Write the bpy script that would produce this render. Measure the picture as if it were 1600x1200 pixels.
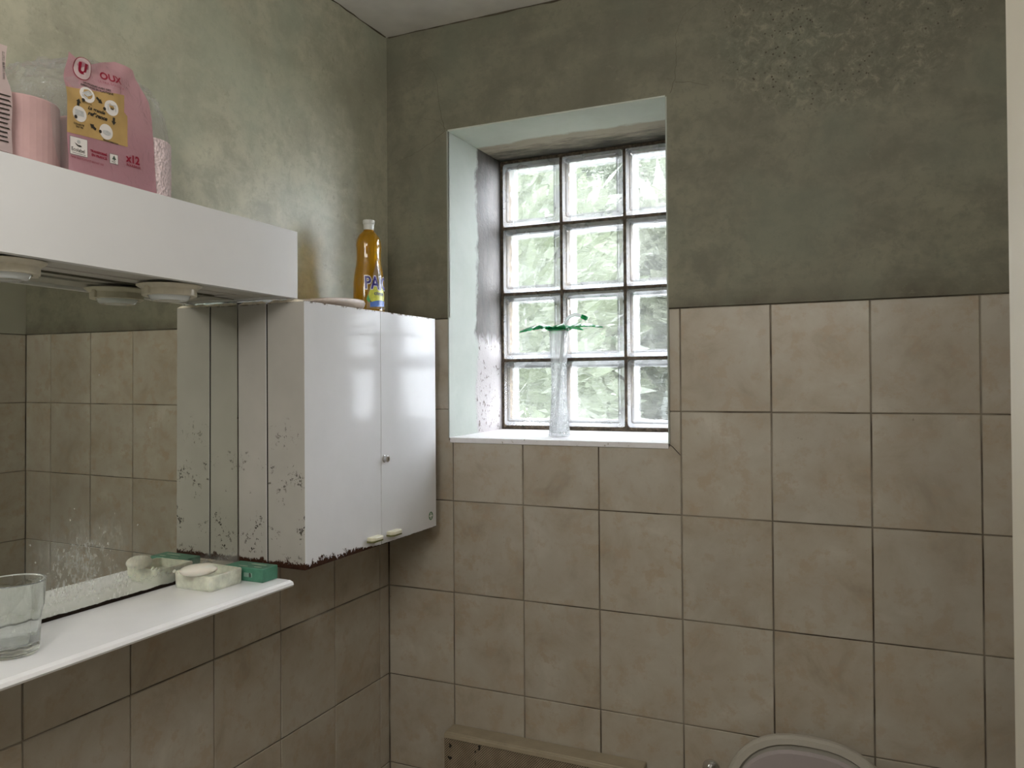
import bpy, bmesh, math, random
from mathutils import Vector, Matrix, noise
random.seed(7)
for o in list(bpy.data.objects): bpy.data.objects.remove(o, do_unlink=True)
S = bpy.context.scene
C = S.collection
Z0 = 1.78            # height of the top tile edge above the floor; everything below is measured from that edge
PI = math.pi

# ------------------------------------------------------------------ camera
R = Matrix(((0.9068519652, 0.0105305784, 0.4213177187), (0.4213914622, -0.0060944844, -0.9068583642), (-0.0069820288, 0.9999259794, -0.0099642910)))
cd = bpy.data.cameras.new('camera'); cam = bpy.data.objects.new('camera', cd); C.objects.link(cam)
M = R.to_4x4(); M.translation = Vector((1.19763384, -1.85079633, -0.16897491 + Z0)); cam.matrix_world = M
cd.sensor_fit = 'HORIZONTAL'; cd.sensor_width = 36.0; cd.lens = 36.0 * 1243.785 / 1600
cd.shift_x = (800 - 780.7209) / 1600; cd.shift_y = (584.6044 - 600) / 1600
cd.clip_start = 0.02; cd.clip_end = 200
S.camera = cam
# ------------------------------------------------------------------ light
W = bpy.data.worlds.new('overcast_sky'); S.world = W; W.use_nodes = True
nt = W.node_tree; nt.nodes.clear()
wo = nt.nodes.new('ShaderNodeOutputWorld'); bg = nt.nodes.new('ShaderNodeBackground')
tc = nt.nodes.new('ShaderNodeTexCoord'); sp = nt.nodes.new('ShaderNodeSeparateXYZ'); cr = nt.nodes.new('ShaderNodeValToRGB')
nt.links.new(tc.outputs['Generated'], sp.inputs[0]); nt.links.new(sp.outputs['Z'], cr.inputs[0])
cr.color_ramp.elements[0].position = 0.0; cr.color_ramp.elements[0].color = (0.87, 0.90, 0.98, 1)
cr.color_ramp.elements[1].position = 0.6; cr.color_ramp.elements[1].color = (0.88, 0.91, 1.0, 1)
nt.links.new(cr.outputs[0], bg.inputs['Color']); bg.inputs['Strength'].default_value = 35.0
nt.links.new(bg.outputs[0], wo.inputs['Surface'])
def area(name, loc, target, sx, sy, power, col):
    l = bpy.data.lights.new(name, 'AREA'); l.shape = 'RECTANGLE'; l.size = sx; l.size_y = sy; l.energy = power; l.color = col
    o = bpy.data.objects.new(name, l); C.objects.link(o); o.location = loc
    o.rotation_euler = (Vector(target) - Vector(loc)).to_track_quat('-Z', 'Y').to_euler(); return o
area('doorway_fill', (1.92, -1.93, 1.15), (0.0, -1.55, 1.25), 0.72, 1.9, 1.5, (1.0, 0.95, 0.90))  # weak fill added in the closed hall, out of view
area('side_fill', (1.49, -1.75, Z0 + 0.56), (0.0, -0.75, Z0 + 0.05), 0.55, 0.16, 3.2, (1.0, 0.98, 0.95))  # unseen fill added to brighten the mirror wall and light box
l = bpy.data.lights.new('room_fill', 'POINT'); l.energy = 16.5; l.color = (1.0, 0.97, 0.925); l.shadow_soft_size = 0.20  # added ambient fill behind the camera, no fitting is modelled
o = bpy.data.objects.new('room_fill', l); C.objects.link(o); o.location = (0.85, -2.0, Z0 + 0.42)
S.view_settings.view_transform = 'Standard'; S.view_settings.look = 'None'; S.view_settings.gamma = 1.0
S.view_settings.use_curve_mapping = False; S.view_settings.exposure = 0.32

# ------------------------------------------------------------------ helpers
ROOTS = {}
def T(o, label=None, cat=None, group=None, kind=None):
    if label: o['label'] = label
    if cat: o['category'] = cat
    if group: o['group'] = group
    if kind: o['kind'] = kind
    return o
def empty(name, loc, label, cat, group=None):
    o = bpy.data.objects.new(name, None); o.empty_display_size = 0.03; C.objects.link(o)
    o.location = (loc[0], loc[1], loc[2] + Z0); ROOTS[o.name] = Vector(loc)
    return T(o, label, cat, group)
def mk(name, bm, mat, parent=None, origin=(0, 0, 0), smooth=False):
    """bm is authored in room coordinates (z measured from the tile edge)"""
    me = bpy.data.meshes.new(name)
    org = ROOTS[parent.name] if parent else Vector(origin)
    bmesh.ops.translate(bm, verts=bm.verts, vec=-org)
    bm.normal_update()
    bm.to_mesh(me); bm.free()
    for m in (mat if isinstance(mat, (list, tuple)) else [mat]): me.materials.append(m)
    if smooth:
        for p in me.polygons: p.use_smooth = True
    o = bpy.data.objects.new(name, me); C.objects.link(o)
    if parent: o.parent = parent
    else: o.location = (org[0], org[1], org[2] + Z0)
    ROOTS[o.name] = org.copy()
    return o
def box(bm, x0, x1, y0, y1, z0, z1, bev=0.0, mi=0, seg=1):
    vs = [bm.verts.new((x, y, z)) for x in (x0, x1) for y in (y0, y1) for z in (z0, z1)]
    fs = [bm.faces.new([vs[i] for i in f]) for f in ((0, 1, 3, 2), (4, 6, 7, 5), (0, 4, 5, 1), (2, 3, 7, 6), (0, 2, 6, 4), (1, 5, 7, 3))]
    for f in fs: f.material_index = mi
    if bev:
        es = list({e for f in fs for e in f.edges})
        r = bmesh.ops.bevel(bm, geom=es, offset=bev, segments=seg, affect='EDGES', profile=0.5)
        for f in r['faces']: f.material_index = mi
    return vs
def nbox(*a, **k):
    bm = bmesh.new(); box(bm, *a, **k); return bm
def ring_loft(bm, rings, close=True, cap0=True, cap1=True, mi=0):
    """rings: lists of points with equal count"""
    vr = [[bm.verts.new(p) for p in r] for r in rings]
    n = len(vr[0])
    for a, b in zip(vr[:-1], vr[1:]):
        for i in range(n if close else n - 1):
            j = (i + 1) % n
            f = bm.faces.new((a[i], a[j], b[j], b[i])); f.material_index = mi
    if cap0: bm.faces.new(vr[0][::-1]).material_index = mi
    if cap1: bm.faces.new(vr[-1]).material_index = mi
    return vr
def lathe(bm, prof, c, n=32, sx=1.0, sy=1.0, mod=None, cap0=True, cap1=True, mi=0):
    rings = []
    for r, z in prof:
        rings.append([(c[0] + sx * r * (mod(t, z) if mod else 1) * math.cos(t), c[1] + sy * r * (mod(t, z) if mod else 1) * math.sin(t), c[2] + z)
                      for t in (2 * PI * i / n for i in range(n))])
    return ring_loft(bm, rings, True, cap0, cap1, mi)
def tube(bm, pts, rad, n=8, mi=0):
    pts = [Vector(p) for p in pts]; rings = []
    for i, p in enumerate(pts):
        d = (pts[min(i + 1, len(pts) - 1)] - pts[max(i - 1, 0)]).normalized()
        u = d.orthogonal().normalized() if i == 0 else (u - d * u.dot(d)).normalized()
        v = d.cross(u); r = rad[i] if isinstance(rad, (list, tuple)) else rad
        rings.append([p + r * (math.cos(2 * PI * k / n) * u + math.sin(2 * PI * k / n) * v) for k in range(n)])
    ring_loft(bm, rings, mi=mi)
def prism(outline, frame, d0, d1, bev=0.0):
    """outline in (s,t); frame(s,t,d)->xyz ; extruded from d0 (back) to d1 (front); front edges bevelled"""
    bm = bmesh.new()
    a = [bm.verts.new(frame(s, t, d0)) for s, t in outline]; b = [bm.verts.new(frame(s, t, d1)) for s, t in outline]
    n = len(a); front = bm.faces.new(b); bm.faces.new(a[::-1])
    for i in range(n): bm.faces.new((a[i], a[(i + 1) % n], b[(i + 1) % n], b[i]))
    bmesh.ops.recalc_face_normals(bm, faces=bm.faces)
    if bev: bmesh.ops.bevel(bm, geom=list(front.edges), offset=bev, segments=1, affect='EDGES')
    return bm
def text_bm(txt, size, place, align='LEFT', off=0.0, weight=0.0, shear=0.0, sub=0.0):
    """flat lettering; place(s,t)->xyz puts every vertex on the surface it is printed on"""
    cu = bpy.data.curves.new('lettering', 'FONT'); cu.body = txt; cu.size = size; cu.align_x = align; cu.offset = weight; cu.resolution_u = 3; cu.shear = shear
    o = bpy.data.objects.new('lettering', cu); C.objects.link(o)
    dg = bpy.context.evaluated_depsgraph_get(); me = bpy.data.meshes.new_from_object(o.evaluated_get(dg))
    bpy.data.objects.remove(o, do_unlink=True); bpy.data.curves.remove(cu)
    bm = bmesh.new(); bm.from_mesh(me); bpy.data.meshes.remove(me)
    for v in bm.verts: v.co = Vector(place(v.co.x, v.co.y))
    return bm
def flat_bm(polys, place):
    bm = bmesh.new()
    for poly in polys:
        try: bm.faces.new([bm.verts.new(place(s, t)) for s, t in poly])
        except ValueError: pass
    return bm
def circ(cx, cy, r, n=20, ry=None): return [(cx + r * math.cos(2 * PI * i / n), cy + (ry or r) * math.sin(2 * PI * i / n)) for i in range(n)]
def join(bms):
    bm = bmesh.new()
    for b in bms:
        me = bpy.data.meshes.new('t'); b.to_mesh(me); b.free(); bm.from_mesh(me); bpy.data.meshes.remove(me)
    return bm

# ------------------------------------------------------------------ materials
class N:
    def __init__(s, name):
        s.m = bpy.data.materials.new(name); s.m.use_nodes = True; s.t = s.m.node_tree
        s.b = s.t.nodes['Principled BSDF']; s.o = s.t.nodes['Material Output']; s._tc = None
    def new(s, k, **kw):
        n = s.t.nodes.new('ShaderNode' + k)
        for a, v in kw.items(): setattr(n, a, v)
        return n
    def L(s, a, b): s.t.links.new(a, b)
    def put(s, sock, v):
        if hasattr(v, 'links') or isinstance(v, bpy.types.NodeSocket): s.L(v, sock)
        else: sock.default_value = v
    def P(s, **kw):
        for k, v in kw.items():
            k = {'col': 'Base Color', 'rough': 'Roughness', 'metal': 'Metallic', 'trans': 'Transmission Weight', 'ior': 'IOR', 'spec': 'Specular IOR Level', 'coat': 'Coat Weight', 'sss': 'Subsurface Weight', 'alpha': 'Alpha', 'normal': 'Normal'}[k]
            if k == 'Base Color' and isinstance(v, tuple) and len(v) == 3: v = (*v, 1)
            s.put(s.b.inputs[k], v)
        return s
    def co(s, scale=(1, 1, 1), rnd=0.0):
        mp = s.new('Mapping')
        if rnd: tc = s.new('TexCoord'); s.L(tc.outputs['Object'], mp.inputs[0])
        else:
            ge = s.new('NewGeometry'); vs = s.new('VectorMath', operation='SUBTRACT'); s.L(ge.outputs['Position'], vs.inputs[0]); vs.inputs[1].default_value = (0, 0, Z0); s.L(vs.outputs[0], mp.inputs[0])
        mp.inputs['Scale'].default_value = scale
        if rnd:
            oi = s.new('ObjectInfo'); ml = s.new('Math', operation='MULTIPLY'); s.L(oi.outputs['Random'], ml.inputs[0]); ml.inputs[1].default_value = rnd
            cb = s.new('CombineXYZ'); [s.L(ml.outputs[0], cb.inputs[i]) for i in range(3)]; s.L(cb.outputs[0], mp.inputs['Location'])
        return mp.outputs[0]
    def noise(s, co, scale, detail=4, rough=.6, dist=0.0):
        n = s.new('TexNoise'); s.L(co, n.inputs['Vector']); n.inputs['Scale'].default_value = scale; n.inputs['Detail'].default_value = detail
        n.inputs['Roughness'].default_value = rough; n.inputs['Distortion'].default_value = dist; return n.outputs['Fac']
    def voro(s, co, scale, feature='F1'):
        n = s.new('TexVoronoi', feature=feature); s.L(co, n.inputs['Vector']); n.inputs['Scale'].default_value = scale; return n.outputs['Distance']
    def ramp(s, f, *stops):
        r = s.new('ValToRGB'); s.L(f, r.inputs[0]); e = r.color_ramp.elements
        while len(e) < len(stops): e.new(.5)
        for i, (p, c) in enumerate(stops):
            e[i].position = p; c = (c, c, c) if isinstance(c, (int, float)) else c; e[i].color = (*c, 1)
        return r.outputs[0]
    def mix(s, f, a, b, mode='MIX'):
        m = s.new('Mix', data_type='RGBA', blend_type=mode)
        s.put(m.inputs[0], f)
        for k, v in ((6, a), (7, b)):
            if isinstance(v, tuple) and len(v) == 3: v = (*v, 1)
            s.put(m.inputs[k], v)
        return m.outputs[2]
    def math(s, op, a, b=0.0, clamp=False):
        m = s.new('Math', operation=op, use_clamp=clamp); s.put(m.inputs[0], a); s.put(m.inputs[1], b); return m.outputs[0]
    def sep(s, co=None):
        x = s.new('SeparateXYZ'); s.L(co or s.co(), x.inputs[0]); return x.outputs
    def bump(s, h, strength=.2, dist=.002):
        b = s.new('Bump'); s.L(h, b.inputs['Height']); b.inputs['Strength'].default_value = strength; b.inputs['Distance'].default_value = dist; s.L(b.outputs[0], s.b.inputs['Normal']); return b
def plain(name, col, rough=.5, metal=0.0, var=0.06, scale=12, **kw):
    n = N(name); co = n.co(); f = n.noise(co, scale, 3)
    c2 = tuple(max(0, c * (1 - var)) for c in col); c1 = tuple(min(1, c * (1 + var)) for c in col)
    n.P(col=n.ramp(f, (.3, c2), (.7, c1)), rough=rough, metal=metal, **kw); return n.m

def m_tile():
    n = N('mottled_beige_tile'); co = n.co(rnd=37.0)
    a = n.noise(co, 9, 6, .62, .4); b = n.noise(co, 27, 6, .66); c = n.noise(co, 5, 2)
    col = n.ramp(a, (.28, (.345, .285, .210)), (.44, (.445, .388, .308)), (.58, (.485, .444, .370)), (.75, (.57, .525, .45)))
    col = n.mix(n.ramp(b, (.52, 0.0), (.62, .60)), col, (.42, .32, .22))
    col = n.mix(n.ramp(c, (.4, 0.0), (.65, .35)), col, (.47, .44, .385))
    sp = n.ramp(n.noise(co, 90, 2), (.76, 0.0), (.80, .5)); col = n.mix(sp, col, (.16, .12, .09))
    oi = n.new('ObjectInfo'); v = n.math('MULTIPLY_ADD', oi.outputs['Random'], .10); v.node.inputs[2].default_value = .95
    hs = n.new('HueSaturation'); n.L(v, hs.inputs['Value']); n.L(col, hs.inputs['Color'])
    n.P(col=hs.outputs[0], rough=n.ramp(b, (.3, .30), (.7, .42)), spec=.45); n.bump(n.noise(co, 14, 4), .12, .0012); return n.m
def m_grout():
    n = N('dirty_grout'); co = n.co(); f = n.noise(co, 30, 4); g = n.noise(co, 4, 3)
    col = n.mix(n.ramp(g, (.4, 0.0), (.6, 1.0)), n.ramp(f, (.3, (.06, .045, .03)), (.7, (.13, .10, .075))), (.34, .30, .24))
    n.P(col=col, rough=.9); n.bump(f, .5, .002); return n.m
def m_plaster(name, tone, pits, rough=.6):
    n = N(name); co = n.co(); x, y, z = n.sep(co)
    big = n.noise(co, 2.2, 5, .6, .6); fine = n.noise(co, 11, 6, .65, .3)
    st = n.noise(n.co((2.2, 2.2, 9)), 1.6, 5, .6, .8)
    k = tone
    col = n.ramp(big, (.32, tuple(c * .76 for c in k)), (.5, k), (.68, tuple(min(1, c * 1.15) for c in k)))
    col = n.mix(n.ramp(fine, (.36, .75), (.56, 0.0)), col, tuple(c * .68 for c in k))
    col = n.mix(n.ramp(st, (.50, 0.0), (.72, .45)), col, tuple(c * 1.28 for c in k))
    # dirty band just over the tiles and in the room corner
    low = n.math('SUBTRACT', 1.0, n.math('DIVIDE', z, .045, True), True)
    col = n.mix(n.math('MULTIPLY', low, n.ramp(fine, (.3, 1.0), (.7, .35))), col, (.10, .085, .055))
    spk = n.ramp(n.noise(co, 55, 2), (.66, 0.0), (.73, .7)); col = n.mix(n.math('MULTIPLY', spk, .35), col, (.12, .10, .07))
    mic = n.noise(co, 42, 5, .75, .2); col = n.mix(n.ramp(mic, (.36, .55), (.50, 0.0)), col, tuple(c * .74 for c in k)); col = n.mix(n.ramp(mic, (.58, 0.0), (.70, .40)), col, tuple(min(1, c * 1.25) for c in k))
    col = n.mix(n.ramp(n.noise(co, 3.1, 3), (.50, 0.0), (.62, .5)), col, (k[0] * .86, k[1] * .96, k[2] * .98))
    h = fine
    if pits:
        # porous worn field to the right of the window
        dx = n.math('DIVIDE', n.math('SUBTRACT', x, 1.14), .52); dz = n.math('DIVIDE', n.math('SUBTRACT', z, .60), .40)
        d = n.math('SQRT', n.math('ADD', n.math('MULTIPLY', dx, dx), n.math('MULTIPLY', dz, dz)))
        m = n.ramp(n.math('ADD', d, n.math('MULTIPLY', big, .9)), (.80, 1.0), (1.75, 0.0))
        mot = n.noise(co, 45, 6, .75, .5)
        col = n.mix(n.math('MULTIPLY', m, n.ramp(mot, (.38, .95), (.52, 0.0))), col, tuple(c * .66 for c in k))
        col = n.mix(n.math('MULTIPLY', m, n.ramp(mot, (.54, 0.0), (.64, .75))), col, tuple(min(1, c * 1.4) for c in k))
        pit = n.ramp(n.voro(co, 95), (.14, 1.0), (.24, 0.0)); pk = n.ramp(n.noise(co, 11, 4, .7), (.46, 0.0), (.56, 1.0))
        col = n.mix(n.math('MULTIPLY', n.math('MULTIPLY', m, pit), pk), col, (.07, .055, .035))
        h = n.math('ADD', fine, n.math('MULTIPLY', n.math('MULTIPLY', m, mot), 1.2))
    n.P(col=col, rough=rough, spec=.4); n.bump(h, .35, .003); return n.m
def m_reveal():
    n = N('painted_reveal'); co = n.co(); x, y, z = n.sep(co)
    w = n.noise(co, 9, 5, .65, .3); fv = n.noise(n.co((30, 30, 6)), 1.5, 7, .75, .4); f = n.noise(co, 60, 4, .7)
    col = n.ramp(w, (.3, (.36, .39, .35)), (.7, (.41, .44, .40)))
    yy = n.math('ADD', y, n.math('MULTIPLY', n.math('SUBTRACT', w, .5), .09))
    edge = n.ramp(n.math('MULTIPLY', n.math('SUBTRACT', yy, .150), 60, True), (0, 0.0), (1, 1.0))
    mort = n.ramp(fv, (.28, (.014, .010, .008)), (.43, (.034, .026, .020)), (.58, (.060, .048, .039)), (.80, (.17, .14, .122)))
    # flaked white in the lower part of the side
    zz = n.math('ADD', z, n.math('MULTIPLY', fv, .10))
    lowm = n.ramp(n.math('MULTIPLY', n.math('SUBTRACT', .02, zz), 30, True), (0, 0.0), (1, 1.0))
    white = n.mix(n.ramp(f, (.575, 0.0), (.63, .85)), (.42, .39, .39), (.08, .05, .035))
    mort = n.mix(lowm, mort, white)
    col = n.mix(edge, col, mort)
    n.P(col=col, rough=.65); n.bump(n.math('MULTIPLY', f, edge), .5, .003); return n.m
def m_lintel():
    n = N('stained_lintel'); co = n.co(); x, y, z = n.sep(co)
    w = n.noise(co, 9, 5, .65, .3); f = n.noise(n.co((6, 22, 22)), 2, 6, .7)
    col = n.ramp(w, (.3, (.52, .55, .49)), (.7, (.58, .61, .55)))
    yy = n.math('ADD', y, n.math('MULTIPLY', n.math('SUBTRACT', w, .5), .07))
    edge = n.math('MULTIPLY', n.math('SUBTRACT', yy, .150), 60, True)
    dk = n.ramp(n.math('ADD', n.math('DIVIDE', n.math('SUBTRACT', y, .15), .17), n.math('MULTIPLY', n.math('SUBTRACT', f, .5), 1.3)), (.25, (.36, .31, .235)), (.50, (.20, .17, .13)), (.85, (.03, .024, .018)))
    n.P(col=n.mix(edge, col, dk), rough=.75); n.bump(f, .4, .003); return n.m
def m_mortar():
    n = N('sooty_mortar'); co = n.co(); f = n.noise(co, 70, 5, .7)
    n.P(col=n.ramp(f, (.35, (.045, .033, .024)), (.55, (.11, .085, .06)), (.75, (.24, .20, .13))), rough=.95); n.bump(f, .8, .004); return n.m
def m_glassblock():
    n = N('pressed_block_glass'); co = n.co(rnd=11.0)
    v = n.voro(n.co((1, .2, 1), rnd=5.0), 13, 'DISTANCE_TO_EDGE'); w = n.noise(co, 15, 1.5, .4, 1.2); st = n.noise(n.co((9, 1, 34), rnd=3.0), 1.2, 3, .5, 2.0)
    h = n.math('ADD', n.math('MULTIPLY', n.math('MINIMUM', v, .18), 4.0), n.math('ADD', n.math('MULTIPLY', w, 1.1), n.math('MULTIPLY', st, .8)))
    b = n.new('Bump'); n.L(h, b.inputs['Height']); b.inputs['Strength'].default_value = .6; b.inputs['Distance'].default_value = .009
    g = n.new('BsdfRefraction'); g.inputs['IOR'].default_value = 1.16; g.inputs['Roughness'].default_value = .03; g.inputs['Color'].default_value = (.97, .98, .97, 1); n.L(b.outputs[0], g.inputs['Normal'])
    tr = n.new('BsdfTransparent'); tr.inputs['Color'].default_value = (.97, .98, .97, 1)
    gl = n.new('BsdfGlossy'); gl.inputs['Roughness'].default_value = .06; n.L(b.outputs[0], gl.inputs['Normal'])
    m1 = n.new('MixShader'); m1.inputs[0].default_value = .42; n.L(g.outputs[0], m1.inputs[1]); n.L(tr.outputs[0], m1.inputs[2])
    tl = n.new('BsdfTranslucent'); tl.inputs['Color'].default_value = (.9, .93, .91, 1); hz = n.new('MixShader')
    n.L(n.ramp(h, (.15, .070), (.45, .036), (.9, .052), (1.0, .030)), hz.inputs[0]); n.L(m1.outputs[0], hz.inputs[1]); n.L(tl.outputs[0], hz.inputs[2]); m1 = hz
    m2 = n.new('MixShader'); fr = n.new('Fresnel'); fr.inputs['IOR'].default_value = 1.35; n.L(fr.outputs[0], m2.inputs[0]); n.L(m1.outputs[0], m2.inputs[1]); n.L(gl.outputs[0], m2.inputs[2])
    n.L(m2.outputs[0], n.o.inputs['Surface']); return n.m
def m_backpane():
    n = N('plain_block_glass'); tr = n.new('BsdfTransparent'); tr.inputs['Color'].default_value = (.97, .98, .97, 1); gl = n.new('BsdfGlossy'); gl.inputs['Roughness'].default_value = .05
    m = n.new('MixShader'); m.inputs[0].default_value = .05; n.L(tr.outputs[0], m.inputs[1]); n.L(gl.outputs[0], m.inputs[2]); n.L(m.outputs[0], n.o.inputs['Surface']); return n.m
def m_rimglass():
    n = N('bright_block_edge_glass'); co = n.co(); f = n.noise(n.co((14, 14, 14)), 1, 2)
    tl = n.new('BsdfTranslucent'); tl.inputs['Color'].default_value = (.15, .152, .153, 1)
    tr = n.new('BsdfTransparent'); tr.inputs['Color'].default_value = (.93, .95, .94, 1)
    gl = n.new('BsdfGlossy'); gl.inputs['Roughness'].default_value = .12
    m1 = n.new('MixShader'); n.L(n.ramp(f, (.35, .55), (.65, .85)), m1.inputs[0]); n.L(tr.outputs[0], m1.inputs[1]); n.L(tl.outputs[0], m1.inputs[2])
    m2 = n.new('MixShader'); m2.inputs[0].default_value = .12; n.L(m1.outputs[0], m2.inputs[1]); n.L(gl.outputs[0], m2.inputs[2]); n.L(m2.outputs[0], n.o.inputs['Surface']); return n.m
def m_enamel(name, rust_side):
    """white stove enamel, brown rust where the paint has flaked off along the bottom edge"""
    n = N(name); co = n.co(); x, y, z = n.sep(co)
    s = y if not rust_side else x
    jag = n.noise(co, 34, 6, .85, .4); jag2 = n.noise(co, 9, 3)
    base = n.ramp(jag2, (.3, (.39, .375, .345)), (.7, (.44, .42, .39))) if rust_side else n.ramp(jag2, (.3, (.74, .74, .76)), (.7, (.78, .78, .80)))  # same enamel on both; the side's shade is put into its base colour
    if not rust_side:
        # long bites near the left corner, almost nothing to the right
        g = n.ramp(n.math('MULTIPLY', n.math('ADD', y, .59), 1.9), (0.0, .010), (.12, .020), (.30, .014), (.42, .007), (.52, .001))
        lim = n.math('ADD', -.5385, n.math('MULTIPLY', g, n.ramp(jag, (.36, 0.0), (.62, 1.3))))
    else:
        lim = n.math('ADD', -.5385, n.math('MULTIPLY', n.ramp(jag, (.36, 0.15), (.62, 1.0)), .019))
    under = n.math('MULTIPLY', n.math('SUBTRACT', lim, z), 1400, True)
    rust = n.ramp(jag, (.4, (.028, .012, .008)), (.7, (.075, .035, .022)))
    col = n.mix(under, base, rust)
    # pin holes
    zone = n.ramp(z.node and n.math('DIVIDE', n.math('ADD', z, .54), .54), (.0, 1.0), (.5, .55), (.62, 0.0), (1.0, 0.0))
    clus = n.ramp(n.noise(co, 20, 2), (.50, 0.0), (.58, 1.0)); hole = n.ramp(n.noise(co, 130, 3, .7), (.575, 0.0), (.60, 1.0))
    hm = n.math('MULTIPLY', n.math('MULTIPLY', clus, hole), zone)
    if rust_side: col = n.mix(hm, col, (.018, .012, .009)); 
    topd = n.math('MULTIPLY', n.math('MULTIPLY', n.math('ADD', z, .0085), 400, True), n.ramp(jag, (.53, 0.0), (.56, 1.0)))
    col = n.mix(topd, col, (.13, .09, .06))
    n.P(col=col, rough=n.mix(under, (.09, .09, .09), (.9, .9, .9)), spec=.05)
    n.bump(jag2, .02, .003); return n.m
def m_mirror():
    n = N('spotted_mirror'); co = n.co(); x, y, z = n.sep(co)
    sp = n.noise(n.co((1, 60, 44)), 1, 6, .68, 0.0); sm = n.noise(n.co((1, 105, 70)), 1, 2)
    dy = n.math('DIVIDE', n.math('ADD', y, .93), .17); dz = n.math('DIVIDE', n.math('ADD', z, .56), .20)
    d = n.math('SQRT', n.math('ADD', n.math('MULTIPLY', dy, dy), n.math('MULTIPLY', dz, dz)))
    fs = n.noise(n.co((1, 170, 75)), 1, 4, .7); soft = n.ramp(n.noise(n.co((1, 14, 10)), 1, 3), (.35, .2), (.65, 1.0))
    rad = n.ramp(d, (.25, 1.0), (1.0, 0.0))
    cloud = n.math('MULTIPLY', n.math('MULTIPLY', rad, soft), n.ramp(fs, (.38, .16), (.60, 1.0)))
    cloud0 = n.ramp(n.math('ADD', n.math('MULTIPLY', d, .5), n.math('MULTIPLY', n.math('SUBTRACT', 1.0, sp), 1.0)), (.70, .62), (1.12, 0.0))
    d2 = n.math('MULTIPLY', d, .40)
    drops = n.ramp(n.math('SUBTRACT', sm, n.math('MULTIPLY', d2, .12)), (.655, 0.0), (.69, .8))
    film = n.ramp(n.math('ADD', z, n.math('MULTIPLY', sp, .02)), (0.0, 1.0), (1.0, 0.0))
    low = n.math('MULTIPLY', n.math('SUBTRACT', -.503, n.math('ADD', z, n.math('MULTIPLY', n.math('SUBTRACT', sp, .5), .05))), 45, True)  # whitish bottom strip: the shelf's reflection put into the colour
    fm = n.math('MAXIMUM', n.math('MAXIMUM', cloud, drops), n.math('MULTIPLY', low, .45))
    fm = n.math('ADD', n.math('MULTIPLY', fm, .8), .02, True)
    blk = n.math('MULTIPLY', n.math('SUBTRACT', n.math('ADD', -.5440, n.math('MULTIPLY', n.noise(n.co((1, 22, 1)), 1, 5, .7), .010)), z), 2500, True)
    g = n.new('BsdfGlossy'); g.inputs['Color'].default_value = (.80, .815, .76, 1); g.inputs['Roughness'].default_value = 0.0
    df = n.new('BsdfDiffuse'); df.inputs['Color'].default_value = (.62, .64, .60, 1); bk = n.new('BsdfDiffuse'); bk.inputs['Color'].default_value = (.02, .015, .012, 1)
    m1 = n.new('MixShader'); n.L(fm, m1.inputs[0]); n.L(g.outputs[0], m1.inputs[1]); n.L(df.outputs[0], m1.inputs[2])
    m2 = n.new('MixShader'); n.L(blk, m2.inputs[0]); n.L(m1.outputs[0], m2.inputs[1]); n.L(bk.outputs[0], m2.inputs[2]); n.L(m2.outputs[0], n.o.inputs['Surface']); return n.m
def m_perf():
    n = N('perforated_metal'); x, y, z = n.sep(n.co())
    s = 1 / .0062
    u = n.math('MULTIPLY', n.math('ADD', x, z), s); v = n.math('MULTIPLY', n.math('SUBTRACT', x, z), s)
    fu = n.math('SUBTRACT', n.math('FRACT', u), .5); fv = n.math('SUBTRACT', n.math('FRACT', v), .5)
    d = n.math('SQRT', n.math('ADD', n.math('MULTIPLY', fu, fu), n.math('MULTIPLY', fv, fv)))
    hole = n.math('LESS_THAN', d, .33); st = n.noise(n.co(), 30, 4)
    col = n.mix(hole, n.ramp(st, (.3, (.30, .235, .16)), (.7, (.46, .37, .27))), (.012, .009, .007))
    blot = n.ramp(n.noise(n.co(), 42, 2), (.66, 0.0), (.70, 1.0)); col = n.mix(blot, col, (.01, .008, .006))
    n.P(col=col, rough=.6); n.bump(n.math('SUBTRACT', 1.0, hole), .6, .002); return n.m
def m_clear(name, col=(1, 1, 1), mixt=.5, rough=.03, bumps=None, ior=1.45):
    n = N(name)
    g = n.new('BsdfGlass'); g.inputs['Color'].default_value = (*col, 1); g.inputs['Roughness'].default_value = rough; g.inputs['IOR'].default_value = ior
    if bumps:
        h = n.voro(n.co(), bumps[0], 'DISTANCE_TO_EDGE'); b = n.new('Bump'); n.L(n.math('MINIMUM', h, .25), b.inputs['Height']); b.inputs['Strength'].default_value = bumps[1]; b.inputs['Distance'].default_value = bumps[2]
        n.L(b.outputs[0], g.inputs['Normal'])
    tr = n.new('BsdfTransparent'); tr.inputs['Color'].default_value = (*col, 1); m = n.new('MixShader'); m.inputs[0].default_value = mixt
    n.L(g.outputs[0], m.inputs[1]); n.L(tr.outputs[0], m.inputs[2]); n.L(m.outputs[0], n.o.inputs['Surface']); return n.m
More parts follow.
